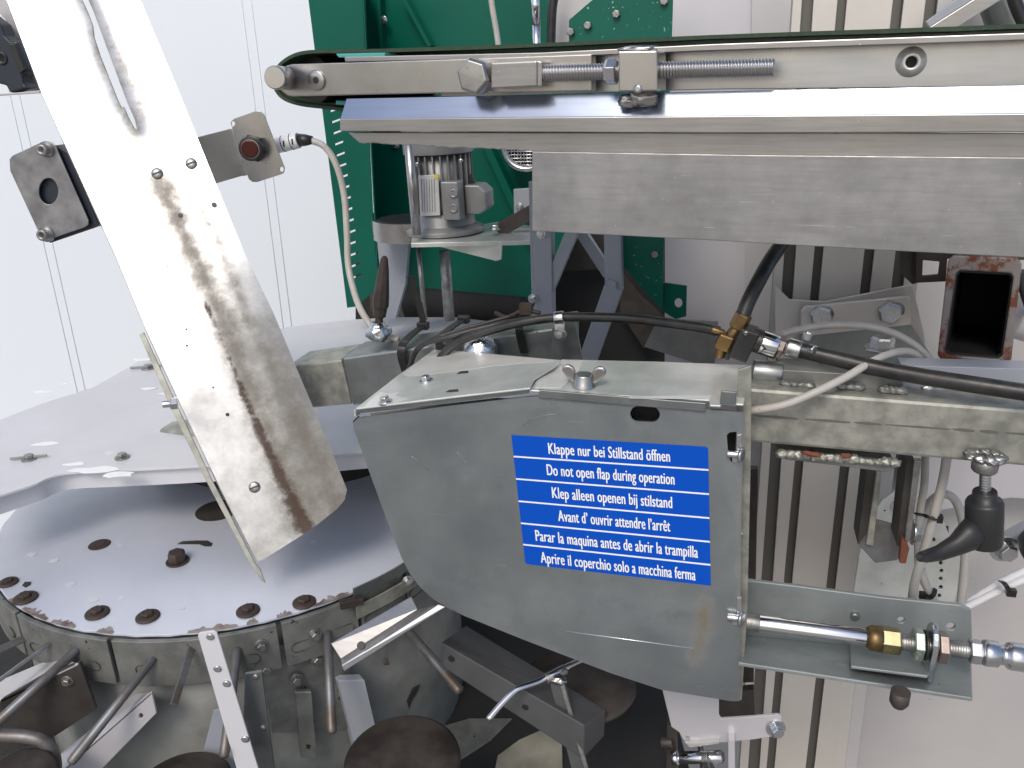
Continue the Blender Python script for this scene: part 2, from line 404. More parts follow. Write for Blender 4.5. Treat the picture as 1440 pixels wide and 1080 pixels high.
mb = MB(); mb.beam(pt(676, 180, DG + .14), pt(745, 330, DG + .14), .012, .03, EY()); mesh_obj('diagonal_rib', mb, M['green'], cab)
bolt_into(cab, pt(540, 28, DG + .145), N15(), .004, .004)
bolt_into(cab, pt(556, 204, DG + .155), N15(), .005, .005)
# round mesh vent
vc = pt(742, 203, DG + .12); vent = thing('mesh_vent', 'round bright vent with wire mesh half hidden behind the aluminium skirt', 'vent')
n = N15(); rv_ = S(38, vc)
mb = MB(); mb.lathe(vc, n, [(0, rv_), (.012, rv_), (.016, rv_ * .93), (.016, rv_ * .80), (.004, rv_ * .74), (0, rv_ * .74)], 40, False)
mesh_obj('ring', mb, M['zinc'], vent, 0)
mb = MB()
ex = EX()
for i in range(-6, 7):
    o_ = i * rv_ * .12; h_ = math.sqrt(max(0, (rv_ * .76) ** 2 - o_ ** 2))
    if h_ < .002: continue
    mb.cyl(vc + ex * o_ - Z * h_ + n * .005, vc + ex * o_ + Z * h_ + n * .005, .0011, 6)
    mb.cyl(vc + Z * o_ - ex * h_ + n * .0065, vc + Z * o_ + ex * h_ + n * .0065, .0011, 6)
mesh_obj('wire_mesh', mb, M['zinc'], vent, 0)
mb = MB(); mb.cyl(vc - n * .004, vc - n * .001, rv_ * .76, 32); mesh_obj('dark_back', mb, M['black_matt'], vent, 0)

# cables and rod above the belt
mb = MB(); mb.tube([pt(688, -20, 1.22), pt(693, 15, 1.22), pt(699, 50, 1.22), pt(704, 90, 1.22)], .0042)
single('grey_cable', mb, M['cable_grey'], 'thin grey cable hanging down the green cabinet above the belt', 'cable', bev=0)
mb = MB(); mb.cyl(pt(752, -20, 1.1), pt(754, 34, 1.1), S(6, pt(752, 10, 1.1))); mb.cyl(pt(754, 34.4, 1.1), pt(756, 110, 1.1), S(5.6, pt(752, 10, 1.1)))
single('chrome_rod', mb, M['chrome'], 'upright polished rod above the belt, left of the green bracket', 'rod', bev=0)
mb = MB(); mb.tube([pt(783, -20, 1.12), pt(777, 10, 1.12), pt(775, 60, 1.12), pt(775, 100, 1.12)], .006)
single('black_hose', mb, M['rubber'], 'upright black hose above the belt, beside the polished rod', 'hose', bev=0)
mb = MB(); mb.plate([(782, -20), (868, -20), (800, 32), (800, 110), (780, 110)], 1.16, .004)
single('white_sheet', mb, M['pale_panel'], 'pale sheet behind the green bracket at the top edge', 'panel')

# right green bracket
gb = thing('green_bracket', 'green painted bolted bracket running behind the belt and ending above the black hose', 'bracket')
DB = 1.02
mb = MB(); mb.plate([(800, 28), (856, -20), (947, -20), (940, 200), (934, 340), (931, 436), (921, 425), (877, 375), (876, 300), (800, 200)], DB, .004)
mesh_obj('gusset', mb, M['green_rough'], gb)
mb = MB(); mb.plate([(931, 397), (966, 402), (965, 445), (950, 449), (932, 438)], DB + .012, .003, holes=[circ(954, 426, 5.5, 6.5)])
mesh_obj('tab', mb, M['green'], gb)
for (u, v) in ((803, 45), (827, 36), (867, 20), (934, 2), (921, 357)):
    bolt_into(gb, pt(u, v, DB), N15(), .0048, .005, M['zinc_dull'], washer=False)

# grey panels behind
gp = thing('wall_cladding', 'wide smooth grey sheet cladding behind the right green bracket', 'panel')
mb = MB(); mb.plate([(936, -30), (1062, -30), (1049, 520), (1040, 760), (934, 760)], 1.26, .01); mesh_obj('dark_sheet', mb, M['grey_panel'], gp)
mb = MB(); mb.plate([(1058, -30), (1150, -30), (1120, 520), (1100, 760), (1038, 760), (1045, 520)], 1.25, .01); mesh_obj('light_sheet', mb, M['pale_panel'], gp)

# slotted column: face plates with open slots between, channel walls and a dark inside
col_ = thing('slotted_column', 'upright pale aluminium column with long dark slots on the right', 'column')
DC = 0.98
def cu(k, v):
    # edges of the slots at image height v (they lean with perspective)
    a = {0: (1115, 1040), 1: (1128, 1052), 2: (1144, 1068), 3: (1178, 1078), 4: (1191, 1089),
         5: (1256, 1133), 6: (1271, 1145), 7: (1302, 1172), 8: (1319, 1188), 9: (1340, 1205)}[k]
    return a[0] + (a[1] - a[0]) * v / 1080.0
for a, b, m_ in ((0, 1, 'column'), (2, 3, 'column'), (4, 5, 'column'), (6, 7, 'column'), (8, 9, 'pale_panel')):
    mb = MB(); mb.plate([(cu(a, -40), -40), (cu(b, -40), -40), (cu(b, 1160), 1160), (cu(a, 1160), 1160)], DC, .004)
    mesh_obj('face_plate', mb, M[m_], col_)
    mb = MB()
    for k in (a, b):
        s_ = -1 if k == b else 1
        mb.hull8([pt(cu(k, -40), -40, DC + .004), pt(cu(k, -40) + s_ * 2, -40, DC + .004), pt(cu(k, 1160) + s_ * 2, 1160, DC + .004), pt(cu(k, 1160), 1160, DC + .004)],
                 [p + EY() * .03 for p in (pt(cu(k, -40), -40, DC + .004), pt(cu(k, -40) + s_ * 2, -40, DC + .004), pt(cu(k, 1160) + s_ * 2, 1160, DC + .004), pt(cu(k, 1160), 1160, DC + .004))])
    mesh_obj('slot_wall', mb, M['zinc_dull'], col_, 0)
mb = MB(); mb.plate([(cu(0, -40) + 2, -40), (cu(9, -40) - 2, -40), (cu(9, 1160) - 2, 1160), (cu(0, 1160) + 2, 1160)], DC + .015, .004)
mesh_obj('inner_plate', mb, M['slot_grey'], col_, 0)
mb = MB(); mb.plate([(cu(7, 600) - 1, 600), (cu(8, 600) + 1, 600), (cu(8, 1160) + 1, 1160), (cu(7, 1160) - 1, 1160)], DC + .0006, .003); mesh_obj('cover_strip', mb, M['column'], col_, 0)

# wide pale panels at the right, behind the cables
rp = thing('pale_panel', 'large pale grey sheet metal panel filling the lower right behind cables', 'panel')
mb = MB(); mb.plate([(1150, 250), (1700, 250), (1700, 1250), (1150, 1250)], 1.10, .01); mesh_obj('sheet', mb, M['pale_panel'], rp, 0)
mb = MB(); mb.plate([(1272, 560), (1560, 560), (1560, 708), (1420, 700), (1270, 727)], 1.04, .03); mesh_obj('grey_rail', mb, M['grey_panel'], rp)
for (u, v, r) in ((1392, 898, 1), ):
    pass
tp = thing('top_fittings', 'silver strut, drum and plates cut by the upper right edge, above the belt', 'strut')
mb = MB(); mb.beam(pt(1310, 48, .93), pt(1405, -12, .93), .016, .014); mesh_obj('strut', mb, M['alu'], tp)
mb = MB(); mb.beam(pt(1306, 38, .94), pt(1380, -16, .94), .007, .012); mesh_obj('strut_lip', mb, M['grey_paint'], tp)
mb = MB(); mb.cyl(pt(1385, -60, 1.0), pt(1425, 60, 1.0), S(26, pt(1400, 10, 1.0)), 32); mesh_obj('round_duct', mb, M['galv'], tp)
mb = MB(); mb.tube([pt(1420, -20, .95), pt(1432, 15, .95), pt(1450, 50, .95)], .006); mesh_obj('dark_edge', mb, M['black'], tp, 0)
mb = MB(); mb.plate([(1300, -30), (1500, -30), (1500, 120), (1300, 120)], 1.06, .004); mesh_obj('plate', mb, M['column'], tp)

# ------------------------------------------------------------------ motor on its plate
mo = thing('electric_motor', 'small grey electric motor with data plate standing on a bracket under the belt', 'motor')
DM = 1.12
mb_ = pt(625, 325, DM); mt = pt(612, 160, DM); ax = (mt - mb_).normalized(); r_ = S(45, mb_)
L_ = (mt - mb_).length
mb = MB(); mb.lathe(mb_, ax, [(0, r_ * 1.25), (.006, r_ * 1.25), (.012, r_ * 1.0), (L_ * .18, r_ * .95)], 32); mesh_obj('flange', mb, M['motor'], mo)
mb = MB(); mb.lathe(mb_ + ax * L_ * .18, ax, [(0, r_ * .86), (L_ * .5, r_ * .86)], 32)
for i in range(28):
    t = 2 * math.pi * i / 28; x = ax.orthogonal().normalized(); y = ax.cross(x); dr = x * math.cos(t) + y * math.sin(t)
    mb.box(mb_ + ax * L_ * .43 + dr * r_ * .92, dr * r_ * .09, dr.cross(ax) * .0010, ax * L_ * .24)
mesh_obj('finned_body', mb, M['motor'], mo, 0)
mb = MB(); mb.lathe(mb_ + ax * L_ * .68, ax, [(0, r_ * 1.06), (L_ * .2, r_ * 1.06), (L_ * .3, r_ * .9), (L_ * .33, r_ * .5)], 32); mesh_obj('fan_cowl', mb, M['motor'], mo)
for u, v in ((587, 231), (648, 226)):
    screw_into(mo, pt(u, v, DM - r_ * 1.03), N15(), .003, M['zinc'])
mb = MB(); mb.plate([(588, 247), (616, 245), (619, 303), (591, 304)], DM - r_ * 1.06, .002); dp = mesh_obj('data_plate', mb, M['plate_print'], mo)
mb = MB()
for k in range(6):
    u = 592 + k * 3.6; mb.plate([(u, 252), (u + .8, 252), (u + 2.2, 298), (u + 1.4, 298)], DM - r_ * 1.06 - .0006, .0005)
mesh_obj('print_lines', mb, M['motor'], dp, 0)
mb = MB(); mb.plate([(610.5, 245.5), (616, 245.2), (616.3, 251), (610.8, 251.4)], DM - r_ * 1.06 - .0006, .0005); mesh_obj('yellow_mark', mb, M['yellow'], dp, 0)
mb = MB(); mb.box(pt(637, 281, DM - r_ * .9), EX() * S(12, mb_), ax * S(25, mb_), EY() * .012); tb = mesh_obj('terminal_side', mb, M['motor'], mo, .002)
mb = MB()
for v in (272, 293): mb.lathe(pt(638, v, DM - r_ * .9 - .012), N15(), [(0, S(6, mb_)), (.0018, S(6, mb_)), (.0018, S(4, mb_)), (.001, S(3.4, mb_))], 20)
mesh_obj('knockout', mb, M['motor'], tb, 0)
c = pt(668, 281, DM - r_ * .5); q = [(-15, -20), (6, -20), (16, -11), (16, 13), (6, 20), (-15, 20)]
mb = MB(); mb.plate3([c + EX() * S(a, c) - ax * S(b, c) for a, b in q], EY() * .04); mesh_obj('terminal_cover', mb, M['motor'], mo, .002)
mb = MB(); mb.cyl(pt(657, 246, DM), pt(661, 262, DM), S(9, c), 16); mesh_obj('cable_gland', mb, M['black'], mo)

mp = thing('motor_mount', 'galvanised motor mounting plate with black belt wheel and guard strap beneath the motor', 'bracket')
zP = mb_.z - .001
mb = MB(); mb.plate3([pz(u, v, zP) for u, v in ((578, 342), (755, 338), (752, 318), (700, 312), (580, 330))], V((0, 0, -.006))); mesh_obj('top_plate', mb, M['galv_lid'], mp)
mb = MB(); mb.plate([(610, 345), (706, 340), (705, 365), (697, 367)], DM - .06, .004); mesh_obj('gusset', mb, M['galv_lid'], mp)
mb = MB(); mb.beam(pt(700, 325, DM), pt(750, 297, DM), .02, .006, EY()); mesh_obj('brace', mb, M['dark_steel'], mp)
mb = MB(); mb.plate([(722, 266), (752, 264), (752, 310), (723, 308)], DM + .03, .004); mesh_obj('upright_tab', mb, M['grey_paint'], mp)
bolt_into(mp, pt(731, 291, DM + .03), N15(), .004, .004); bolt_into(mp, pt(696, 322, DM - .02), Z, .005, .005)
pw = pt(578, 320, DM + .02); rw = S(50, pw)
mb = MB(); mb.lathe(pw - Z * .014, Z, [(0, rw * .9), (.004, rw), (.024, rw), (.028, rw * .9)], 40); mesh_obj('belt_wheel', mb, M['black'], mp, 0)
mb = MB(); cc = pw; ang = [math.radians(a) for a in range(188, 304, 6)]
mb.strap([cc + V((math.cos(a), math.sin(a), 0)) * rw * 1.05 for a in ang], .028, .002, Z); mesh_obj('guard_strap', mb, M['stainless'], mp, 0)
bolt_into(mp, pt(561, 324, DM - .03), N15(), .002, .002, washer=False)
# rods
mb = MB(); mb.cyl(pt(574, 195, DM - .08), pt(586, 330, DM - .08), S(6, mb_)); single('upright_rod', mb, M['stainless'], 'upright steel rod standing in front of the motor', 'rod', bev=0)
for (a, b, rr, lab) in (((588, 345), (598, 450), 3.5, 'thin steel shaft below the motor mount, nearest the black clamp lever'), ((625, 352), (632, 450), 8, 'thick steel shaft below the motor mount')):
    mb = MB(); mb.cyl(pt(*a, DM + .02), pt(*b, DM + .02), S(rr, mb_)); single('shaft', mb, M['zinc_dull'], lab, 'shaft', bev=0)
mb = MB(); mb.lathe(pt(650, 420, 1.38), N15(), [(0, S(120, mb_)), (.01, S(120, mb_)), (.015, S(110, mb_))], 48)
single('drive_wheel', mb, M['black'], 'big black round wheel edge in the dark beneath the motor', 'wheel', bev=0)
mb = MB(); mb.plate([(530, 338), (575, 338), (570, 400), (556, 448), (528, 448), (536, 400)], 1.17, .01); single('grey_cover', mb, M['grey_paint'], 'grey curved cover behind the black clamp lever', 'cover')

# grey painted strut frame
fr = thing('strut_frame', 'grey painted square tube frame with diagonal struts under the skirt plate', 'frame')
DF = 1.0
def stick(a, b, px, m='grey_paint', d=DF, d2=None, nm='strut'):
    p0, p1 = pt(*a, d), pt(*b, d2 or d); mb = MB(); mb.beam(p0, p1, S(px, p0), S(px, p0), EY()); return mesh_obj(nm, mb, M[m], fr, .001)
stick((764, 255), (768, 470), 26, nm='post'); stick((748, 255), (752, 420), 8, nm='post_edge')
stick((812, 310), (752, 452), 18); stick((800, 300), (856, 385), 15, d=1.05); stick((862, 300), (864, 408), 24, nm='post'); stick((864, 402), (822, 520), 26)
mb = MB(); mb.plate([(855, 392), (866, 398), (866, 408), (853, 402)], DF - .02, .004); mesh_obj('weld_plate', mb, M['grey_paint'], fr)
bolt_into(fr, pt(749, 420, DF - .02), N15(), .004, .005); bolt_into(fr, pt(761, 329, DF - .03), N15(), .004, .005)

# ------------------------------------------------------------------ right: bracket with two hexagon bolts, square tube etc.
br = thing('bolted_bracket', 'pale bracket plate with two big hexagon bolts on the slotted column', 'bracket')
mb = MB(); mb.plate([(1089, 400), (1110, 421), (1160, 424), (1283, 400), (1300, 470), (1310, 560), (1100, 560), (1090, 470)], DC - .03, .003); mesh_obj('lower_plate', mb, M['column'], br, .001)
mb = MB(); mb.plate([(1126, 438), (1133, 431), (1275, 417), (1281, 420), (1281, 457), (1140, 472), (1126, 470)], DC - .05, .006, holes=[slotpx(1156, 443, 1163, 442, 9), slotpx(1251, 438, 1262, 436, 10)]); mesh_obj('front_plate', mb, M['column'], br, .001)
mb = MB(); mb.plate([(1128, 470), (1281, 456), (1320, 515), (1110, 515)], DC - .045, .002); mesh_obj('fold', mb, M['galv'], br)
for u, v in ((1154, 443), (1250, 438)): bolt_into(br, pt(u, v, DC - .05), N15(), .0125, .010, washer=False)
bolt_into(br, pt(1240, 490, DC - .10), Z, .012, .012, name='nut')
mb = MB(); mb.cyl(pt(1240, 485, DC - .10), pt(1240, 474, DC - .10), .006); mesh_obj('stud', mb, M['zinc_dull'], br, 0)

db = thing('angle_tab', 'small dark folded steel tab with a square hole left of the rusty tube', 'bracket')
mb = MB(); mb.plate([(1266, 340), (1290, 340), (1290, 398), (1283, 400), (1266, 384)], .90, .004); mesh_obj('side', mb, M['dark_steel'], db)
mb = MB(); mb.plate([(1288, 340), (1334, 344), (1330, 396), (1288, 398)], .89, .004, holes=[[(1298, 366), (1322, 368), (1320, 386), (1297, 388)]]); mesh_obj('face', mb, M['dark_steel'], db)

tu = thing('square_tube', 'open end of a big grey square tube with rusty rim under the skirt plate', 'tube')
DT = .70
o_ = [(1333, 366), (1340, 359), (1430, 362), (1437, 370), (1422, 508), (1415, 514), (1325, 507), (1318, 500)]
i_ = [(1344, 386), (1349, 380), (1421, 384), (1425, 390), (1409, 500), (1404, 505), (1333, 499), (1328, 494)]
exT = ray(1378, 437); exT = V((exT.x, exT.y, exT.z * .6)).normalized()
mb = MB(); mb.plate3([pt(u, v, DT) for u, v in o_], exT * .22, [[pt(u, v, DT) for u, v in i_]]); mesh_obj('tube_wall', mb, M['tube_rusty'], tu, .0015)
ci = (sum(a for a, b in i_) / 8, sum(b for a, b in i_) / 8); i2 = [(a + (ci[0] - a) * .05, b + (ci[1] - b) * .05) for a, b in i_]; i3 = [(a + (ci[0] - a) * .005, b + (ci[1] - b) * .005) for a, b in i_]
mb = MB(); mb.plate3([pt(u, v, DT) + exT * .004 for u, v in i3], exT * .2, [[pt(u, v, DT) + exT * .004 for u, v in i2]]); mesh_obj('shade_lining', mb, M['black_matt'], tu, 0)  # black sleeve and end added to paint the shade inside the open tube
mb = MB(); mb.plate3([pt(u, v, DT) + exT * .2045 for u, v in i3], exT * .004); mesh_obj('shade_end', mb, M['black_matt'], tu, 0)
mb = MB(); mb.plate([(1320, 330), (1460, 330), (1460, 366), (1330, 364)], DT + .03, .01); mesh_obj('top_plate', mb, M['dark_steel'], tu)

cyl = thing('grey_cylinder', 'grey rounded end just right of the rusty square tube, cut by the frame', 'cylinder')
mb = MB(); mb.cyl(pt(1428, 440, .95), pt(1520, 470, .95), S(34, pt(1430, 440, .95)), 28); mesh_obj('barrel', mb, M['grey_panel'], cyl, .003)
mb = MB(); mb.tube([pt(1434, 380, .92), pt(1438, 405, .92), pt(1446, 430, .92)], .004); mesh_obj('seal_edge', mb, M['black'], cyl, 0)
# ------------------------------------------------------------------ conveyor
KP = 21
def k(u, v, d=.60): return pt(u, v, d, KP)
NK = -EY(KP)
cv = thing('belt_conveyor', 'aluminium belt conveyor end with green black belt, tension bolt and long threaded rod', 'conveyor')
# belt: loop profile from pixels on the front plane, swept back
path = [(1500, 38), (1300, 45), (1000, 55), (760, 66), (560, 73), (470, 74.5), (430, 76), (408, 83), (392, 96), (386, 112), (390, 127), (402, 138), (425, 145), (460, 149), (500, 153), (620, 156)]
P3 = catmull([k(u, v, .607) for u, v in path], 5)
mb = MB(); bm = bmesh.new(); t_ = .0026; rows = []
for i, p in enumerate(P3):
    tg = (P3[min(i + 1, len(P3) - 1)] - P3[max(i - 1, 0)]).normalized(); nn = tg.cross(EY(KP)).normalized()
    jit = nn * (noise.noise(p * 160) * .00035)
    rows.append([bm.verts.new(p + jit), bm.verts.new(p + EY(KP) * .26 + jit), bm.verts.new(p + EY(KP) * .26 - nn * t_), bm.verts.new(p - nn * t_)])
for a, b in zip(rows, rows[1:]):
    for i in range(4): bm.faces.new((a[i], b[i], b[(i + 1) % 4], a[(i + 1) % 4]))
bm.faces.new(rows[0]); bm.faces.new(rows[-1][::-1]); mb.add(bm); mesh_obj('belt', mb, M['belt'], cv, 0)
pr = k(437, 112, .63); mb = MB(); mb.cyl(pr, pr + EY(KP) * .22, S(33, pr), 32); mesh_obj('end_roller', mb, M['black'], cv, 0)
mb = MB(); mb.plate([(472, 75.5), (541, 74), (541, 79.5), (476, 81)], .600, .02, KP); mesh_obj('belt_guide', mb, M['teal'], cv)
mb = MB(); mb.plate([(472, 141), (500, 143), (500, 149), (472, 147)], .604, .02, KP); mesh_obj('belt_guide', mb, M['teal'], cv)
# support strip just under the belt
mb = MB(); mb.plate([(484, 80), (760, 74), (1000, 62), (1500, 44), (1500, 54.5), (1000, 71.5), (760, 81), (485, 87)], .592, .05, KP); mesh_obj('support_strip', mb, M['alu'], cv)
# web plate
mb = MB(); mb.plate([(620, 84), (760, 80), (1000, 70), (1500, 51), (1500, 121), (1000, 126), (700, 134), (620, 136)], .612, .004, KP); mesh_obj('web', mb, M['alu_bright'], cv)
# sloped flange, lip and lower strip (one folded sheet)
A = [k(487, 138, .590), k(1500, 118, .590)]; B = [k(478, 167, .583), k(1500, 159, .583)]
mb = MB(); mb.hull8([A[0], A[1], B[1], B[0]], [p + (Z * -.002 + EY(KP) * .001) for p in (A[0], A[1], B[1], B[0])]); mesh_obj('sloped_flange', mb, M['alu_flange_sky'], cv)
mb = MB(); mb.plate([(477.5, 167.2), (1500, 159.2), (1500, 186), (1000, 187), (478, 184.5)], .5825, .003, KP); mesh_obj('lip', mb, M['alu'], cv)
low = [(489, 186), (1500, 187), (1500, 224), (752, 216)]
edge = [(752 - 6.5 * i, 213 - 12.5 * (i / 40.0) + random.uniform(-1.1, 1.1)) for i in range(1, 39)]
mb = MB(); mb.plate(low + [(752, 213)] + edge + [(497, 194)], .592, .003, KP); mesh_obj('rough_cut_strip', mb, M['alu'], cv)
mb = MB(); mb.plate([(748, 213), (1060, 218), (1500, 222), (1500, 365.5), (1250, 352.5), (1000, 338), (748, 325)], .586, .004, KP); mesh_obj('skirt_plate', mb, M['alu_skirt'], cv)
# tension bar
bar = []
for i in range(9):
    t = math.pi / 2 + math.pi * i / 8; bar.append((410 + 19 * math.cos(t), 113 - 22.5 * math.sin(t)))
mb = MB(); mb.plate(bar + [(620, 131), (832, 128), (832, 76), (620, 84)], .588, .012, KP, holes=[circ(803, 101, 9, 9, 18)]); mesh_obj('tension_bar', mb, M['stainless'], cv, .0008)
sp = k(402, 110, .588); mb = MB(); r_ = S(15.5, sp)
q0 = k(386, 109, .560); axs = (q0 - sp).normalized(); L_ = (q0 - sp).length
mb.lathe(sp, axs, [(-.01, r_), (L_ * .93, r_), (L_, r_ * .88)], 28); mesh_obj('shaft_end', mb, M['stainless'], cv, 0)
ps = k(446, 113, .588); mb = MB(); mb.lathe(ps, NK, [(-.001, S(13.5, ps)), (.0015, S(13.5, ps)), (.002, S(12, ps)), (.002, S(5, ps))], 28); so = mesh_obj('socket_screw', mb, M['stainless'], cv, 0)
mb = MB(); mb.lathe(ps + NK * .0019, NK, [(0, S(5, ps)), (.0003, S(5, ps))], 6, True, False); mesh_obj('socket', mb, M['black'], so, 0)
# big hexagon bolt, tapped block, rod, nut, square guide block
pb = k(677, 107, .588); mb = MB(); mb.lathe(pb, NK, [(-.002, S(24, pb)), (.004, S(24, pb))], 6, True, False)
mb.lathe(pb, NK, [(.004, S(25, pb)), (.015, S(25, pb)), (.018, S(21.5, pb)), (.0182, S(3, pb))], 6, True, False); bo = mesh_obj('hexagon_bolt', mb, M['stainless'], cv, .0006)
mb = MB()
for a_, txt in ((0, 0), (2.1, 1), (4.2, 2)):
    x = EX(KP); c_ = pb + NK * .0182
    mb.box(c_ + x * math.cos(a_) * S(13, pb) + Z * math.sin(a_) * S(13, pb), x * S(2.4, pb), Z * S(.5, pb), NK * .0003)
mesh_obj('head_marks', mb, M['zinc_dull'], bo, 0)
mb = MB(); mb.plate([(690, 88), (755, 85), (755, 122), (690, 125)], .572, .018, KP); mesh_obj('tapped_block', mb, M['alu'], cv, .0012)
mb = MB(); mb.plate([(754, 85), (762, 87), (762, 121), (754, 122)], .5735, .016, KP); mesh_obj('weld_edge', mb, M['alu'], cv)
r0, r1 = k(760, 103, .580), k(1089, 94.5, .580); rad = S(11.2, r0); dd = (r1 - r0).normalized(); LL = (r1 - r0).length
pitch = LL / 76; prof = [(0, rad * .86)]
for i in range(76): prof += [(pitch * (i + .28), rad), (pitch * (i + .5), rad), (pitch * (i + .82), rad * .84), (pitch * (i + .98), rad * .84)]
mb = MB(); mb.lathe(r0, dd, prof, 24); mesh_obj('threaded_rod', mb, M['stainless'], cv, 0)
pn = k(851, 101, .580); mb = MB(); mb.lathe(pn, dd, [(0, S(15, pn)), (.002, S(18, pn)), (S(16, pn), S(18, pn)), (S(18, pn), S(15, pn))], 6, True, False); mesh_obj('lock_nut', mb, M['zinc'], cv, .0004)
c_ = k(897, 99, .580); mb = MB(); mb.plate([(869, 72), (924, 71), (925, 128), (870, 129)], .566, .030, KP); gb_ = mesh_obj('guide_block', mb, M['stainless'], cv, .001)
mb = MB(); mb.lathe(k(925, 97, .580), dd, [(0, rad * 1.25), (.0006, rad * 1.25)], 24); mesh_obj('bore', mb, M['black'], gb_, 0)
mb = MB(); mb.lathe(k(897, 125, .566), NK, [(-.001, S(6, c_)), (.0004, S(6, c_)), (.0012, S(3, c_))], 16); mesh_obj('punch_mark', mb, M['zinc'], gb_, 0)
mb = MB(); mb.blob(k(905, 138, .583), S(22, c_), S(12, c_), S(8, c_), .4); mesh_obj('weld_bead', mb, M['stainless'], cv, 0); mb = MB(); mb.blob(k(882, 142, .582), S(13, c_), S(9, c_), S(8, c_), .5); mesh_obj('weld_bead', mb, M['stainless'], cv, 0); mb = MB()
mb.blob(k(900, 69, .592), S(30, c_), S(4.5, c_), S(8, c_), .4)
mesh_obj('weld_bead', mb, M['stainless'], cv, 0)
# pressed dimple with hole
pd = k(1281, 87, .612); mb = MB(); r_ = S(21, pd)
mb.lathe(pd, NK, [(-.001, r_), (.001, r_ * .95), (.0065, r_ * .60), (.0075, r_ * .5), (.0072, r_ * .38), (.001, r_ * .36)], 32, False); dm = mesh_obj('dimple', mb, M['bright_zinc'], cv, 0)
mb = MB(); mb.lathe(pd, NK, [(.0008, r_ * .37), (.0012, r_ * .37)], 24); mesh_obj('hole', mb, M['black_matt'], dm, 0)
# tiny marks on the strip
mb = MB(); mb.tube([k(897, 192, .600), k(903, 195, .600), k(905, 200, .600), k(900, 206, .600), k(893, 207, .600)], .0004, 6); mesh_obj('curved_scratch', mb, M['dark_steel'], cv, 0)

# ------------------------------------------------------------------ chute
ch = thing('metal_chute', 'long worn bright sheet metal chute sloping down with torn slot and rusty dirt streak', 'chute')
# plane: leans back towards the top, faces the camera
co = pt(375, 760, .70, 0); cn = V((.10, -.95, .30)).normalized()
cn = V((.10, -math.cos(R(20)), math.sin(R(20)))).normalized()
def cp(u, v): return pp(u, v, co, cn)
LE = [(-6, -40), (10, 0), (60, 133), (163, 360), (207, 467), (250, 560), (309, 685), (362, 790)]     # left edge of the face
RE = [(180, -40), (197, 0), (253, 133), (345, 360), (383, 440), (413, 513), (467, 640), (487, 690)]  # right edge
def interp(tab, t):
    x = t * (len(tab) - 1); i = min(int(x), len(tab) - 2); f = x - i
    return (tab[i][0] * (1 - f) + tab[i + 1][0] * f, tab[i][1] * (1 - f) + tab[i + 1][1] * f)
def ledge(v):
    for a, b in zip(LE, LE[1:]):
        if a[1] <= v <= b[1]: return a[0] + (b[0] - a[0]) * (v - a[1]) / (b[1] - a[1])
    a, b = LE[-2], LE[-1]; return a[0] + (b[0] - a[0]) * (v - a[1]) / (b[1] - a[1])
slot_ = [(114, -45), (116, 0), (126, 22), (132, 38), (134, 55), (143, 82), (155, 112), (166, 140), (172, 153), (176, 152), (181, 165), (190, 182), (195, 184), (192, 170), (181, 145), (168, 110), (155, 75), (144, 45), (134, 18), (124, -5), (118, -45)]
def inside(x, y, poly):
    c = False; j = len(poly) - 1
    for i in range(len(poly)):
        if (poly[i][1] > y) != (poly[j][1] > y) and x < (poly[j][0] - poly[i][0]) * (y - poly[i][1]) / (poly[j][1] - poly[i][1]) + poly[i][0]: c = not c
        j = i
    return c
def dseg(x, y, pl):
    b = 1e9
    for (x0, y0), (x1, y1) in zip(pl, pl[1:]):
        dx, dy = x1 - x0, y1 - y0; t = max(0, min(1, ((x - x0) * dx + (y - y0) * dy) / (dx * dx + dy * dy + 1e-9)))
        b = min(b, math.hypot(x - x0 - t * dx, y - y0 - t * dy))
    return b
def gridplate(name, outline, holes, step, mapf, m, parent, th):
    bm = bmesh.new(); es = []
    for lp in [outline] + holes:
        vv = [bm.verts.new((u, v, 0)) for u, v in lp]
        es += [bm.edges.new((vv[i], vv[(i + 1) % len(vv)])) for i in range(len(vv))]
    bmesh.ops.triangle_fill(bm, use_beauty=True, edges=es)
    us = [p[0] for p in outline]; vs_ = [p[1] for p in outline]
    for a, b, n_ in ((min(us), max(us), (1, 0, 0)), (min(vs_), max(vs_), (0, 1, 0))):
        x = a + .37
        while x < b:
            bmesh.ops.bisect_plane(bm, geom=bm.verts[:] + bm.edges[:] + bm.faces[:], plane_co=(x if n_[0] else 0, x if n_[1] else 0, 0), plane_no=n_); x += step
    me = bpy.data.meshes.new(name); bm.to_mesh(me); bm.free()
    px = [(q.co.x, q.co.y) for q in me.vertices]
    for q, (u, v) in zip(me.vertices, px): q.co = mapf(u, v)
    n_ = V((0, 0, 0))
    for pl in me.polygons: n_ += pl.normal
    if n_.dot(CAM - me.vertices[0].co) < 0: me.flip_normals()
    me.materials.append(m); me.update(); o = bpy.data.objects.new(name, me); COL.objects.link(o); o.parent = parent
    s_ = o.modifiers.new('thickness', 'SOLIDIFY'); s_.thickness = th; s_.offset = -1
    return o, px
outl = LE + [(372, 786), (438, 744), (474, 716), (484, 704)] + RE[::-1]
bm = bmesh.new()
vv = [bm.verts.new((u, v, 0)) for u, v in outl]; sv = [bm.verts.new((u, v, 0)) for u, v in slot_[1:-1]]
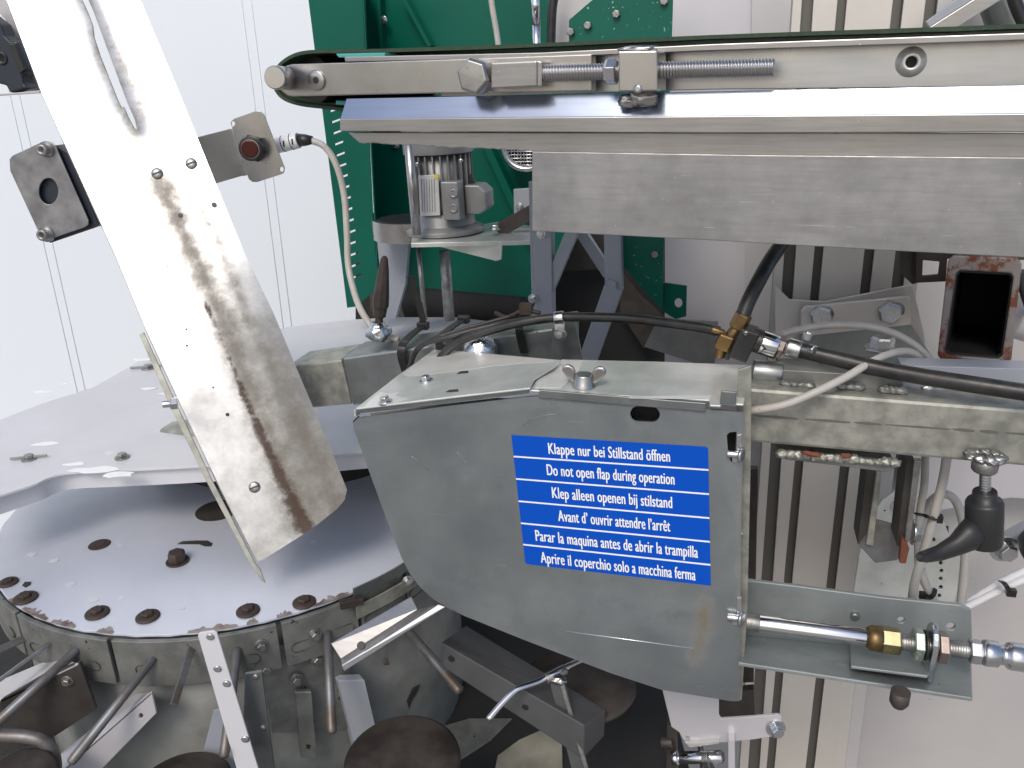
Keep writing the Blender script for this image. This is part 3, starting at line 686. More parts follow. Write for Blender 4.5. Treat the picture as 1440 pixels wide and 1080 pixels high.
# outline with the slot cut in from the top edge
i0 = len(outl) - 1
loop = vv[:]
sl = [bm.verts.new((u, v, 0)) for u, v in ((121, -40), (116.5, -1))]
bm.verts.remove(sl[1])
bmesh.ops.delete(bm, geom=[sl[0]], context='VERTS')
es = [bm.edges.new((loop[i], loop[(i + 1) % len(loop)])) for i in range(len(loop))] + [bm.edges.new((sv[i], sv[(i + 1) % len(sv)])) for i in range(len(sv))]
bmesh.ops.triangle_fill(bm, use_beauty=True, edges=es)
for x in range(-80, 860, 5): bmesh.ops.bisect_plane(bm, geom=bm.verts[:] + bm.edges[:] + bm.faces[:], plane_co=(x + .5, 0, 0), plane_no=(1, .45, 0))
for y in range(-300, 840, 7): bmesh.ops.bisect_plane(bm, geom=bm.verts[:] + bm.edges[:] + bm.faces[:], plane_co=(0, y + .3, 0), plane_no=(-.45, 1, 0))
bm.verts.index_update()
me = bpy.data.meshes.new('chute_face'); bm.to_mesh(me); bm.free()
rust_l = [(288, 425), (300, 450), (318, 492), (345, 560), (372, 620), (392, 665), (412, 705), (432, 742)]
dirt_l = [(225, 260), (252, 315), (280, 375), (300, 420), (330, 490), (360, 560), (392, 640), (425, 720)]
dirt2 = [(268, 260), (285, 300), (300, 330), (330, 400), (352, 460)]
ra = me.attributes.new('rust', 'FLOAT', 'POINT'); da = me.attributes.new('dirt', 'FLOAT', 'POINT'); dull_falloff = me.attributes.new('dull', 'FLOAT', 'POINT')
zc = []
for i, q in enumerate(me.vertices):
    u, v = q.co.x, q.co.y
    tpos = max(0, min(1, (v - 425) / 310)); wd = 3.5 + 11 * tpos ** 2
    dr = dseg(u, v, rust_l); ru = max(0, 1 - dr / (wd * 1.5)) * (.5 + .5 * min(1, .35 + tpos))
    ra.data[i].value = ru
    d1 = dseg(u, v, dirt_l) / (30 + 16 * tpos); d2 = dseg(u, v, dirt2) / 16
    # right side of the channel is greyer low down
    side = max(0, 1 - abs(u - (345 + .46 * (v - 360) - 34)) / 34) * max(0, min(1, (v - 400) / 160)) * .85
    tear = max(0, 1 - dseg(u, v, slot_) / 13) * .62 if v < 215 else 0
    tear2 = max(0, 1 - dseg(u, v, [(150, 40), (180, 105), (205, 165)]) / 10) * .55
    lo = max(0, min(1, (v - 690) / 90)) * .25
    spk = max(0, 1 - dseg(u, v, [(24, 0), (52, 85), (70, 125)]) / 9) * .33 + max(0, 1 - dseg(u, v, [(165, 345), (190, 400), (205, 425)]) / 9) * .4 + max(0, 1 - dseg(u, v, [(195, 120), (222, 160), (238, 190)]) / 7) * .5
    da.data[i].value = min(1, max(max(0, 1 - d1) * .95, max(0, 1 - d2) * .55, side, tear, tear2) + lo + spk)
    w_ = ledge(v); rt = (u - w_ - 95 - 10 * (v < 420)) / 50.0
    dull_falloff.data[i].value = max(0, min(1, rt)) * max(0, min(1, (v - 330) / 170)) * .9 ; dull_falloff.data[i].value = min(1, dull_falloff.data[i].value + max(0, min(1, (v - 400) / 330)) * .42)  # dulled grey right side, plus painted fall-off of light towards the bottom
    p = cp(u, v)
    # shallow bend along a fold line right of the middle and a rolled lip low right
    fold = (u - ledge(v) - 112) / 60.0
    if fold > 0: p = p - cn * (.006 * fold * fold * max(0, min(1, (v - 250) / 250)))
    bul = max(0, 1 - dseg(u, v, slot_) / 26); p = p + cn * .004 * bul * bul
    q.co = p
me.materials.append(M['chute']); me.update()
for pl in me.polygons: pl.use_smooth = True
bm = bmesh.new(); bm.from_mesh(me); bmesh.ops.recalc_face_normals(bm, faces=bm.faces[:])
if sum((f.normal.dot(cn) for f in bm.faces)) < 0: bmesh.ops.reverse_faces(bm, faces=bm.faces[:])
bm.to_mesh(me); bm.free()
fo = bpy.data.objects.new('chute_face', me); COL.objects.link(fo); fo.parent = ch
so_ = fo.modifiers.new('thickness', 'SOLIDIFY'); so_.thickness = .0014; so_.offset = -1; so_.use_quality_normals = True
es_ = fo.modifiers.new('edges', 'EDGE_SPLIT'); es_.split_angle = R(40)
# left flange: folded back from the face edge, then a second thin strip
mb = MB(); bk = -cn
for (a, b) in zip(LE[:-1], LE[1:]):
    p0, p1 = cp(*a), cp(*b); xo = (cp(a[0] + 10, a[1]) - p0).normalized()
    e = xo * -.0045 + bk * .010; p0 = p0 + bk * .0017 - xo * .0003; p1 = p1 + bk * .0017 - xo * .0003
    mb.hull8([p0, p1, p1 + e, p0 + e], [q + bk * .0014 - xo * .0004 for q in (p0, p1, p1 + e, p0 + e)])
mesh_obj('left_flange', mb, M['chute'], ch, 0)
mb = MB(); st = [(205, 466), (250, 565), (300, 672), (362, 792), (369, 800), (376, 819), (370, 815), (350, 784), (293, 676), (240, 566), (199, 470)]
mb.plane_plate([(u - 3, v + 1) for u, v in st], co - cn * .012, cn, -.002); mesh_obj('backing_strip', mb, M['galv_beam'], ch, .0004)
for (u, v) in ((221, 244), (269, 230), (358, 685)): screw_into(ch, cp(u, v), cn, S(8, cp(u, v)), M['zinc_dull'], EX(-20) + Z * .25)
for (u, v, r) in ((254, 303, 3.4), (301, 288, 3.4), (320, 583, 2.6), (263, 486, 1.4), (262, 463, 1.2), (300, 545, 1.2)):
    p = cp(u, v) + cn * .0002; mb = MB(); mb.lathe(p - cn * .004, cn, [(0, S(r, p)), (.0042, S(r, p))], 14); mesh_obj('hole', mb, M['black'], ch, 0)
pbn = pt(250, 567, .71, 0); mb = MB(); mb.hexp(pbn, V((-1, -.3, .05)).normalized(), S(9, pbn), S(10, pbn)); mb.lathe(pbn, V((-1, -.3, .05)), [(0, S(5, pbn)), (S(20, pbn), S(5, pbn))], 14); mesh_obj('flange_nut', mb, M['zinc'], ch, .0003)

# ------------------------------------------------------------------ sensor on its bracket
sn = thing('light_sensor', 'round black light sensor with red lens on a thin bracket right of the chute', 'sensor')
DS = .84
mb = MB(); mb.plate([(262, 197), (323, 181), (345, 246), (290, 262)], DS, .0015, 8); mesh_obj('bracket_arm', mb, M['stainless'], sn)
o_ = [(324, 172), (329, 167), (360, 156), (367, 157), (371, 161), (400, 236), (399, 243), (396, 245), (362, 256), (355, 256), (350, 252), (342, 232)]
mb = MB(); mb.plate(o_, DS - .004, .0015, 8, holes=[circ(327.5, 174, 3, 3.6, 12), circ(396, 238, 3, 3.6, 12)]); mesh_obj('bracket_plate', mb, M['stainless'], sn)
mb = MB(); mb.beam(pt(323, 181, DS - .002, 8), pt(345, 247, DS - .002, 8), .005, .0015, EY(8)); mesh_obj('fold', mb, M['stainless'], sn)
pS = pt(358, 208, DS - .004, 8); nS = -EY(2)
mb = MB(); mb.lathe(pS, nS, [(0, S(19, pS)), (.006, S(19, pS)), (.008, S(17, pS))], 6, True, False); mb.lathe(pS, nS, [(.006, S(16.5, pS)), (.014, S(16.5, pS)), (.015, S(15, pS)), (.015, S(13, pS))], 28, False); mesh_obj('ring_nut', mb, M['black'], sn, .0004)
mb = MB(); mb.lathe(pS, nS, [(.0125, S(13.6, pS)), (.0142, S(13.6, pS)), (.0146, S(12.5, pS)), (.0146, S(12.2, pS))], 28); mesh_obj('bezel', mb, M['stainless'], sn, 0)
mb = MB(); mb.lathe(pS, nS, [(.0135, S(12, pS)), (.0150, S(12, pS)), (.0152, S(10, pS))], 28); mesh_obj('lens', mb, M['lens_red'], sn, 0)
a_, b_ = pt(383, 206, DS + .03, 8), pt(420, 197, DS + .03, 8); dx = (b_ - a_).normalized()
mb = MB(); mb.cyl(a_, b_, S(11, a_)); pg = mesh_obj('plug', mb, M['cable_white'], sn, .001)
mb = MB()
for t in (.42, .74): mb.cyl(a_ + (b_ - a_) * t, a_ + (b_ - a_) * (t + .03), S(11.3, a_)); mb.box(a_ + (b_ - a_) * (t + .1) + nS * S(11.2, a_), dx * S(1, a_), Z * S(4, a_), nS * .0004)
mesh_obj('wire_mark', mb, M['black'], pg, 0)
c2 = pt(438, 197, DS + .03, 8); mb = MB(); mb.lathe(b_, c2 - b_, [(0, S(9, a_)), (S(10, a_), S(8, a_)), (S(20, a_), S(5.5, a_))], 18); mesh_obj('strain_relief', mb, M['black'], sn, 0)
cab_px = [(436, 197, .87), (456, 206, .87), (473, 232, .87), (484, 275, .87), (488, 330, .86), (490, 375, .85), (501, 420, .83), (514, 447, .81), (531, 467, .80), (560, 478, .80)]
mb = MB(); mb.tube([pt(u, v, d, 8) for u, v, d in cab_px], S(4.6, a_), 10, 8); single('sensor_cable', mb, M['cable_grey'], 'light grey cable drooping from the sensor plug down to the galvanised arm', 'cable', bev=0)

# ------------------------------------------------------------------ reflector plate left of the chute
rf = thing('mirror_plate', 'square grey steel plate with round dark hole and two cap screws left of the chute', 'plate')
DR = .83
o_ = [(13, 224), (17, 219), (60, 199), (70, 199), (77, 204), (124, 310), (124, 316), (118, 320), (74, 335), (66, 336), (57, 330), (52, 322), (14, 240)]
mb = MB(); mb.plate(o_, DR, .002, 5, holes=[circ(68, 269, 13.5, 18.5, 24, .2)]); mesh_obj('front_plate', mb, M['reflector'], rf)
mb = MB(); mb.plate([(30, 226), (78, 204), (96, 214), (138, 316), (134, 320), (70, 342), (60, 330)], DR + .006, .016, 5); mesh_obj('holder', mb, M['navy'], rf, .001)
for u, v in ((66, 210), (66, 329)):
    p = pt(u, v, DR, 5); mb = MB(); mb.lathe(p, -EY(5), [(-.001, S(11, p)), (.002, S(11, p)), (.002, S(8, p)), (.009, S(8, p)), (.010, S(7, p)), (.010, S(3.5, p)), (.006, S(3.5, p))], 22); mesh_obj('cap_screw', mb, M['zinc_dull'], rf, 0)

bk_ = thing('black_holder', 'black plastic holder in a pale bracket behind the upper left edge of the chute', 'holder')
mb = MB(); mb.plate([(-30, 10), (0, 34), (6, 50), (14, 58), (23, 58), (30, 74), (39, 98), (38, 103), (31, 107), (33, 118), (39, 124), (14, 131), (8, 120), (-10, 116), (-30, 112)], .90, .02, 5); hb = mesh_obj('holder_body', mb, M['navy'], bk_, .002)
mb = MB(); mb.plate([(10, 62), (20, 62), (34, 98), (27, 104)], .896, .006, 5); mesh_obj('clip', mb, M['black'], hb)
p = pt(2, 82, .90, 5); mb = MB(); mb.lathe(p, -EY(5), [(-.001, S(9, p)), (.001, S(9, p)), (.001, S(6, p)), (0, S(5, p))], 20); mesh_obj('boss', mb, M['black'], hb, 0)
mb = MB(); mb.plate([(-30, -40), (-4, -40), (16, 0), (60, 122), (55, 129), (14, 133), (40, 122), (38, 60), (0, 20)], .93, .003, 5); mesh_obj('pale_bracket', mb, M['pale_panel'], bk_)
mb = MB(); mb.plate([(-40, 133), (14, 131), (56, 127), (56, 131), (-40, 137)], .90, .02, 5); mesh_obj('sill', mb, M['pale_panel'], bk_)
p = pt(9, 38, .928, 5); mb = MB(); mb.box(p, EX() * S(3, p), Z * S(2.4, p), EY() * .001); mesh_obj('slot', mb, M['black'], bk_, 0)
# ------------------------------------------------------------------ planting drum, lower left
dr_ = thing('white_drum', 'big white drum with rusty bolts round its chipped rim and galvanised band below', 'drum')
DCX, DCY, DRAD, ZT = -.344, .929, .2795, 1.01
def da_(u, v):  # angle on the drum of a pixel on the top plane
    p = pz(u, v, ZT); return math.atan2(p.y - DCY, p.x - DCX)
def dpt(a, r, z): return V((DCX + r * math.cos(a), DCY + r * math.sin(a), z))
a0, a1 = R(150), R(390)
# top plate: recessed white deck
mb = MB(); mb.plate3([dpt(2 * math.pi * i / 160, DRAD + .0006 * math.sin(i * 2.3) + .0007 * noise.noise(V((i * .37, 0, 0))), ZT) for i in range(160)], V((0, 0, -.003)))
mesh_obj('deck', mb, M['drum_white'], dr_, .0006)
# chips along the rim: bare rusty patches, thin flakes
mb = MB(); rng = random.Random(3)
for (u0, v0, w_) in ((45, 866, 60), (95, 874, 45), (300, 881, 70), (150, 887, 26), (470, 850, 60), (8, 852, 26), (355, 878, 16), (400, 866, 22)):
    a = da_(u0, v0); da = w_ / F * .75 / DRAD
    o_ = []
    n_ = 14
    for i in range(n_ + 1): o_.append(dpt(a + da * (i / n_ - .5), DRAD + .0012, ZT + .0007))
    for i in range(n_ + 1):
        t = 1 - i / n_; o_.append(dpt(a + da * (t - .5), DRAD - .0022 - rng.random() * .007 * math.sin(math.pi * min(1, max(.05, t))), ZT + .0007))
    mb = MB(); mb.plate3(o_, V((0, 0, -.0005))); mesh_obj('paint_chip', mb, M['peel'], dr_, 0)
for (u, v, big) in ((12, 820, 0), (36, 842, 1), (137, 863, 1), (208, 868, 1), (349, 860, 1), (428, 848, 1)):
    p = pz(u, v, ZT) ; mb = MB(); r_ = S(16.5 if big else 13, p)
    mb.lathe(p, Z, [(0, r_), (.0018, r_), (.0026, r_ * .9), (.003, r_ * .5)], 24); mb.hexp(p + Z * .002, Z, r_ * .55, .0045 if big else .003)
    mesh_obj('rim_bolt', mb, M['rusty_bolt'], dr_, .0005)
p = pz(250, 790, ZT); mb = MB(); mb.lathe(p, Z, [(0, S(16, p)), (.002, S(16, p))], 24); mb.hexp(p + Z * .002, Z, S(12.5, p), .011); mesh_obj('deck_bolt', mb, M['rusty_bolt'], dr_, .0006)
p = pz(140, 766, ZT); mb = MB(); mb.lathe(p, Z, [(-.001, S(15, p)), (.0004, S(15, p)), (.0012, S(12.5, p))], 24); mb.hexp(p + Z * .0006, Z, S(9, p), .001); mesh_obj('sunk_bolt', mb, M['rusty_bolt'], dr_, .0003)
mb = MB(); mb.plate3([pz(u, v, ZT + .0006) for u, v in ((249, 765), (256, 761), (275, 760), (292, 760), (299, 764), (297, 768), (288, 768), (280, 765), (262, 765))], V((0, 0, -.0004))); mesh_obj('arc_slot', mb, M['dark_steel'], dr_, 0); mb = MB()
mb.plate3([pz(u, v, ZT + .0006) for u, v in ((31, 823), (35, 818), (44, 818), (43, 822), (36, 826))], V((0, 0, -.0004))); mesh_obj('arc_slot', mb, M['dark_steel'], dr_, 0)
p = pz(306, 718, ZT); mb = MB(); mb.lathe(p, Z, [(-.001, S(30, p)), (.0006, S(30, p))], 32); mesh_obj('deck_hole', mb, M['dark_steel'], dr_, 0)
mb = MB()
for (u, v, w_) in ((45, 779, 8), (76, 788, 8), (99, 821, 8), (130, 843, 11), (255, 855, 6)):
    q = pz(u, v, ZT + .0005); e_ = [q + V((math.cos(t), math.sin(t) * .8, 0)) * S(w_, q) * (1 + .4 * rng.random()) * .7 for t in [i * .628 for i in range(10)]]
    mb = MB(); mb.plate3(e_, V((0, 0, -.0003))); mesh_obj('filler_spot', mb, M['white_paint'], dr_, 0)
# band of galvanised segments round the rim
seams = [da_(-60, 800), da_(30, 858) - .02, da_(160, 887), da_(391, 872), da_(505, 836), da_(570, 800), da_(600, 760)]
ZB = ZT - .004; HB = .052
for a, b in zip(seams, seams[1:]):
    mb = MB(); bm = bmesh.new(); n_ = 10; rows = []
    for i in range(n_ + 1):
        t = a + .008 + (b - a - .016) * i / n_
        rows.append([bm.verts.new(dpt(t, DRAD + r2, z)) for r2, z in ((.001, ZB), (.006, ZB), (.006, ZB - HB), (.001, ZB - HB))])
    for x, y in zip(rows, rows[1:]):
        for i in range(4): bm.faces.new((x[i], y[i], y[(i + 1) % 4], x[(i + 1) % 4]))
    bm.faces.new(rows[0]); bm.faces.new(rows[-1][::-1]); mb.add(bm)
    seg = mesh_obj('band_segment', mb, M['galv_band'], dr_, .0008)
    # long slot, a shallow recess with a raised edge
    mb = MB(); mid = (a + b) / 2; wd = (b - a) * .33
    if b - a > .2:
        o_ = []
        for s_ in (1, -1):
            for i in range(9):
                t = mid + wd * s_ + math.cos(math.pi / 2 - math.pi * i / 8) * .02 * s_ * (1)
                z = ZB - HB * .62 + math.sin(math.pi / 2 - math.pi * i / 8) * .0055 * s_
                o_.append((t, z))
        bm = bmesh.new(); R0 = [bm.verts.new(dpt(t, DRAD + .0072, z)) for t, z in o_]; R1 = [bm.verts.new(dpt(t, DRAD + .004, z)) for t, z in o_]
        # strip between upper and lower rows
        n_ = len(o_)
        for i in range(n_): bm.faces.new((R0[i], R0[(i + 1) % n_], R1[(i + 1) % n_], R1[i]))
        mb.add(bm); mesh_obj('slot_rim', mb, M['dark_steel'], seg, 0)
# drum body below
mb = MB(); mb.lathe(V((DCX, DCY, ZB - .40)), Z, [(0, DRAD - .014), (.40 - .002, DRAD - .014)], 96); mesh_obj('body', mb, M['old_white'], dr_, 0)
# pad plates and nuts on the body
def dsurf(u, v, r):  # where a pixel's ray meets the drum's cylinder of radius r
    q = ray(u, v); ox, oy = -DCX, -DCY
    A_ = q.x ** 2 + q.y ** 2; B_ = 2 * (ox * q.x + oy * q.y); C_ = ox * ox + oy * oy - r * r
    D_ = max(0, B_ * B_ - 4 * A_ * C_); return CAM + q * ((-B_ - math.sqrt(D_)) / (2 * A_))
def dn(p): return V((p.x - DCX, p.y - DCY, 0)).normalized()
mb = MB(); bm = bmesh.new(); rows = []
for i in range(13):
    u = 362 + 125 * i / 12; top = dsurf(u, 905, DRAD - .006); n_ = dn(top)
    rows.append([bm.verts.new(top + n_ * a + Z * b) for a, b in ((0, 0), (.003, 0), (.003, -.11), (0, -.11))])
for x, y in zip(rows, rows[1:]):
    for i in range(4): bm.faces.new((x[i], y[i], y[(i + 1) % 4], x[(i + 1) % 4]))
bm.faces.new(rows[0]); bm.faces.new(rows[-1][::-1]); mb.add(bm); mesh_obj('pad_plate', mb, M['galv_band'], dr_, .0006)
for u, v in ((375, 940), (417, 955), (446, 927), (443, 892), (368, 907)):
    p = dsurf(u, v, DRAD + .002 if v > 910 else DRAD + .006); n_ = dn(p); mb = MB(); mb.lathe(p - n_ * .002, n_, [(0, S(9.5, p)), (.0035, S(9.5, p))], 20); mb.hexp(p, n_, S(7, p), .006); mesh_obj('nut', mb, M['zinc_dull'], dr_, .0004)
a_, b_ = dsurf(424, 968, DRAD), dsurf(432, 1060, DRAD); n_ = dn(a_)
mb = MB(); mb.hull8([a_ - EX(0) * .008, a_ + EX(0) * .009, b_ + EX(0) * .009, b_ - EX(0) * .008], [q + n_ * .006 for q in (a_ - EX(0) * .008, a_ + EX(0) * .009, b_ + EX(0) * .009, b_ - EX(0) * .008)]); mesh_obj('pad_rib', mb, M['galv_band'], dr_, .001)
a_, b_ = dsurf(487, 948, DRAD), dsurf(512, 1050, DRAD); n_ = dn(a_)
mb = MB(); ww = EX(0) * .014; mb.hull8([a_ - ww, a_ + ww, b_ + ww, b_ - ww], [q + n_ * .012 for q in (a_ - ww, a_ + ww, b_ + ww, b_ - ww)]); mesh_obj('pad_rib', mb, M['grey_paint'], dr_, .001)
p = dsurf(582, 978, DRAD - .013); mb = MB(); mb.plate3([dsurf(u, v, DRAD - .0135) for u, v in ((572, 985), (580, 968), (590, 962), (587, 972), (579, 985), (575, 996))], dn(p) * .0008); mesh_obj('paint_hole', mb, M['dark_steel'], dr_, 0)

# fingers round the drum: round rods and flat bars, each its own thing
GF = 'bars sticking out from the drum band'
def finger(px, r, lab, d0=None, flat=False, nm='finger_rod', m='rod_steel', out=.05):
    (u0, v0), (u1, v1) = px
    p0 = dsurf(u0, v0, DRAD + .004); t1 = dist(p0) - out; q = ray(u1, v1); p1 = CAM + q * t1
    mb = MB()
    if flat: mb.beam(p0, p1, S(r * .8, p0), S(r * 1.6, p0), EY())
    else:
        rr = S(r, p0); d_ = (p1 - p0); L = d_.length
        mb.lathe(p0, d_, [(0, rr * .95), (L * .5, rr), (L * .94, rr * 1.08), (L * .985, rr * .95), (L, rr * .6)], 18)
    single(nm, mb, M[m], lab, 'bar', GF, bev=.0006 if flat else 0)
finger(((217, 925), (98, 1074)), 6.3, 'long round steel rod pointing down left, left of the short flat bar')
finger(((110, 912), (-30, 1040)), 6.5, 'long round steel rod at the far left, under the band seam')
finger(((72, 903), (-40, 985)), 6, 'flat bar at the far left edge above the long round rod', flat=True, nm='finger_bar')
finger(((36, 897), (-40, 932)), 6, 'short flat steel bar highest up at the left photo edge', flat=True, nm='finger_bar')
finger(((270, 910), (244, 992)), 6, 'short flat steel bar pointing down, just left of the riveted white strip', flat=True, nm='finger_bar')
finger(((334, 912), (315, 1066)), 6.5, 'round steel rod partly hidden behind the riveted white strip')
finger(((460, 888), (467, 1032)), 6.2, 'upright round steel rod with rounded tip below the middle of the drum band')
finger(((572, 885), (648, 973)), 6.5, 'round steel rod slanting down right beneath the bright angle channel')
finger(((536, 905), (544, 934)), 5, 'short stub bar under the bright angle channel', flat=True, nm='finger_bar', out=.02)
mb = MB(); P_ = [pt(u, v, .60, 0) for u, v in ((-40, 1034), (0, 1034), (40, 1036), (62, 1043), (74, 1060), (77, 1085), (74, 1130))]; mb.tube(P_, S(9.5, P_[1]), 14, 8)
single('bent_rod', mb, M['rod_steel'], 'bent thick steel rod curving down at the lower left corner', 'rod', bev=0)
# strips and brackets in front of the drum
st = thing('riveted_strip', 'bright white metal strip with rivets leaning in front of the drum', 'strip')
mb = MB(); mb.plate([(278, 894), (281, 890), (301, 887), (305, 890), (369, 1100), (338, 1100)], .585, .002, 0); mesh_obj('strip', mb, M['white_paint'], st)
for u, v in ((296, 895), (306, 940), (319, 961), (345, 1039)):
    p = pt(u, v, .585, 0); mb = MB(); mb.lathe(p, -EY(0), [(-.001, S(5.6, p)), (.001, S(5.6, p)), (.0017, S(4, p)), (.0012, S(1.5, p))], 18); mesh_obj('rivet', mb, M['zinc'], st, 0)
s2 = thing('steel_strip', 'dark bare steel strip with two holes standing behind the riveted strip', 'strip')
mb = MB(); mb.plate([(344, 948), (368, 944), (388, 1100), (340, 1100)], .61, .003, 0); mesh_obj('strip', mb, M['galv'], s2)
for u, v in ((360, 951), (370, 1023)):
    p = pt(u, v, .61, 0); mb = MB(); mb.lathe(p, -EY(0), [(-.001, S(4.5, p)), (.0012, S(4.5, p)), (.002, S(2, p))], 16); mesh_obj('rivet', mb, M['zinc_dull'], s2, 0)
mb = MB(); mb.plate([(300, 1000), (325, 990), (345, 1100), (275, 1100)], .63, .002, 0); single('back_strip', mb, M['grey_paint'], 'grey tapered plate low behind the riveted strip', 'plate')
ar = thing('support_bracket', 'grey folded bracket with one hole running down left under the long rod', 'bracket')
pz1 = [(213, 974), (219, 985), (219, 1003), (120, 1100), (40, 1100)]
mb = MB(); mb.plate([(213, 973), (220, 1003), (135, 1090), (80, 1090)], .625, .003, 0, holes=[circ(198, 1007, 3, 4, 10)]); mesh_obj('face', mb, M['grey_panel'], ar)
mb = MB(); mb.hull8([pt(213, 973, .625, 0), pt(80, 1090, .625, 0), pt(60, 1080, .67, 0), pt(190, 975, .67, 0)], [p - Z * .003 for p in (pt(213, 973, .625, 0), pt(80, 1090, .625, 0), pt(60, 1080, .67, 0), pt(190, 975, .67, 0))]); mesh_obj('top', mb, M['grey_panel'], ar)
bl = thing('black_bracket', 'dark angled plate with a bolt in the shade at the lower left', 'bracket')
mb = MB(); mb.plate([(0, 985), (60, 950), (112, 932), (135, 998), (70, 1040), (0, 1060)], .64, .004, 0); mesh_obj('plate', mb, M['dark_steel'], bl)
mb = MB(); mb.hull8([pt(0, 985, .64, 0), pt(110, 932, .64, 0), pt(75, 925, .68, 0), pt(-20, 965, .68, 0)], [p - Z * .003 for p in (pt(0, 985, .64, 0), pt(110, 932, .64, 0), pt(75, 925, .68, 0), pt(-20, 965, .68, 0))]); mesh_obj('flange', mb, M['pale_panel'], bl)
bolt_into(bl, pt(95, 957, .64, 0), -EY(0), .004, .004, M['zinc_dull'])

# bright channel right of the drum
chn = thing('angle_channel', 'bright folded aluminium channel lying across the drum band left of the guard box', 'channel')
e = V((0, 0, 0))
def quad(px, d, thv, m, nm, par, bev=.0006):
    pts = [pt(u, v, dd, 0) for (u, v), dd in zip(px, d)]; mb = MB(); mb.hull8(pts, [p + thv for p in pts]); return mesh_obj(nm, mb, M[m], par, bev)
quad([(465, 905), (578, 839), (587, 857), (479, 927)], [.600, .615, .603, .590], V((0, .002, -.001)), 'alu', 'upper_flange', chn)
quad([(479, 927), (587, 857), (612, 851), (481, 937)], [.590, .603, .590, .578], V((0, .001, -.002)), 'alu', 'web', chn)
quad([(480, 936), (616, 850), (626, 854), (484, 944)], [.578, .592, .590, .577], V((0, .002, -.001)), 'alu_bright', 'lower_lip', chn)
p = pt(508, 908, .583, 0); mb = MB(); mb.lathe(p, V((-.2, -.7, .7)), [(-.001, S(6, p)), (.001, S(6, p))], 14); mesh_obj('hole', mb, M['black'], chn, 0)
bnd = thing('rim_strap', 'curved steel strap with bolt along the drum rim beside the guard box', 'strap')
mb = MB(); mb.strap([dpt(da_(500, 842) + t * .12, DRAD + .009, ZT + .004) for t in range(0, 5)], .012, .002, Z); mesh_obj('upper_strap', mb, M['galv'], bnd)
mb = MB(); mb.strap([dpt(da_(500, 842) + t * .12, DRAD + .011, ZT - .018) for t in range(0, 5)], .016, .002, Z); mesh_obj('lower_strap', mb, M['galv_beam'], bnd)
p = dpt(da_(497, 845), DRAD + .010, ZT - .004); mb = MB(); mb.box(p, EX(-20) * .012, EY(-20) * .004, Z * .004); mesh_obj('dark_clip', mb, M['dark_steel'], bnd)
bolt_into(bnd, dpt(da_(566, 800), DRAD + .012, ZT - .012), V((.3, -.9, .2)), .004, .004)

# white cover ring above the drum with its mouth at the front
cvr = thing('white_cover', 'flat white painted cover plate curving above the drum with scattered screws and chips', 'cover')
ZC = 1.10
rim = [(-80, 625), (0, 590), (60, 567), (130, 545), (210, 500), (300, 479), (380, 464), (440, 455), (500, 449), (560, 446), (640, 446), (760, 460), (790, 520), (790, 640)]
inn = [(p.x, p.y) for p in catmull([V((u, v, 0)) for u, v in ((560, 632), (500, 637), (380, 648), (260, 656), (160, 661), (100, 664), (72, 670), (50, 680), (20, 690), (-20, 703), (-80, 725))], 5)]
mb = MB(); mb.plate3([pz(u, v, ZC) for u, v in rim + inn], V((0, 0, -.003))); mesh_obj('cover_plate', mb, M['white_paint'], cvr, .0006)
pts = [pz(u, v, ZC - .003) for u, v in inn]; mb = MB()
for a, b in zip(pts, pts[1:]): mb.hull8([a, b, b - Z * .0045, a - Z * .0045], [q + V((0, .002, 0)) for q in (a, b, b - Z * .022, a - Z * .022)])
mesh_obj('front_skirt', mb, M['white_paint'], cvr, 0)
mb = MB()
for (u, v, w_) in ((62, 624, 18), (105, 652, 14), (60, 551, 12), (203, 505, 14), (210, 546, 12), (165, 667, 22), (130, 661, 30), (232, 553, 12), (90, 540, 6)):
    q = pz(u, v, ZC + .0006); mb = MB(); mb.plate3([q + V((math.cos(t) * 1.2, math.sin(t) * .45, 0)) * S(w_, q) * (.6 + .5 * rng.random()) for t in [i * .628 for i in range(10)]], V((0, 0, -.0004))); mesh_obj('white_spot', mb, M['white_print'], cvr, 0)  # small brighter white spots laid on the cover
for (u, v, wing) in ((41, 646, 1), (209, 518, 1), (172, 644, 0)):
    p = pz(u, v, ZC); mb = MB(); mb.hexp(p, Z, S(7, p), .006); mb.lathe(p, Z, [(0, S(10, p)), (.002, S(10, p))], 18)
    if wing: mb.box(p + Z * .003, EX(-10) * S(24, p), EY(-10) * S(1.6, p), Z * .0012)
    mesh_obj('clamp_screw', mb, M['zinc_dull'], cvr, .0003)
# dark cylinder added to paint the shade between the cover and the deck
mb = MB(); mb.lathe(V((DCX + .03, 1.15, ZT - .08)), Z, [(0, .215), (.16, .215)], 96); single('hub', mb, M['rough_black'], 'dark round block standing for the shade under the white cover', 'hub', bev=0)

# ------------------------------------------------------------------ galvanised arm behind the guard box
am = thing('galvanised_arm', 'galvanised square arm with spray stains running from behind the chute to the guard box', 'arm')
DA = .725
aF = [pt(405, 522, DA), pt(568, 487, DA), pt(800, 452, DA)]
top0, top1 = pt(395, 515, DA), pt(800, 468, DA)
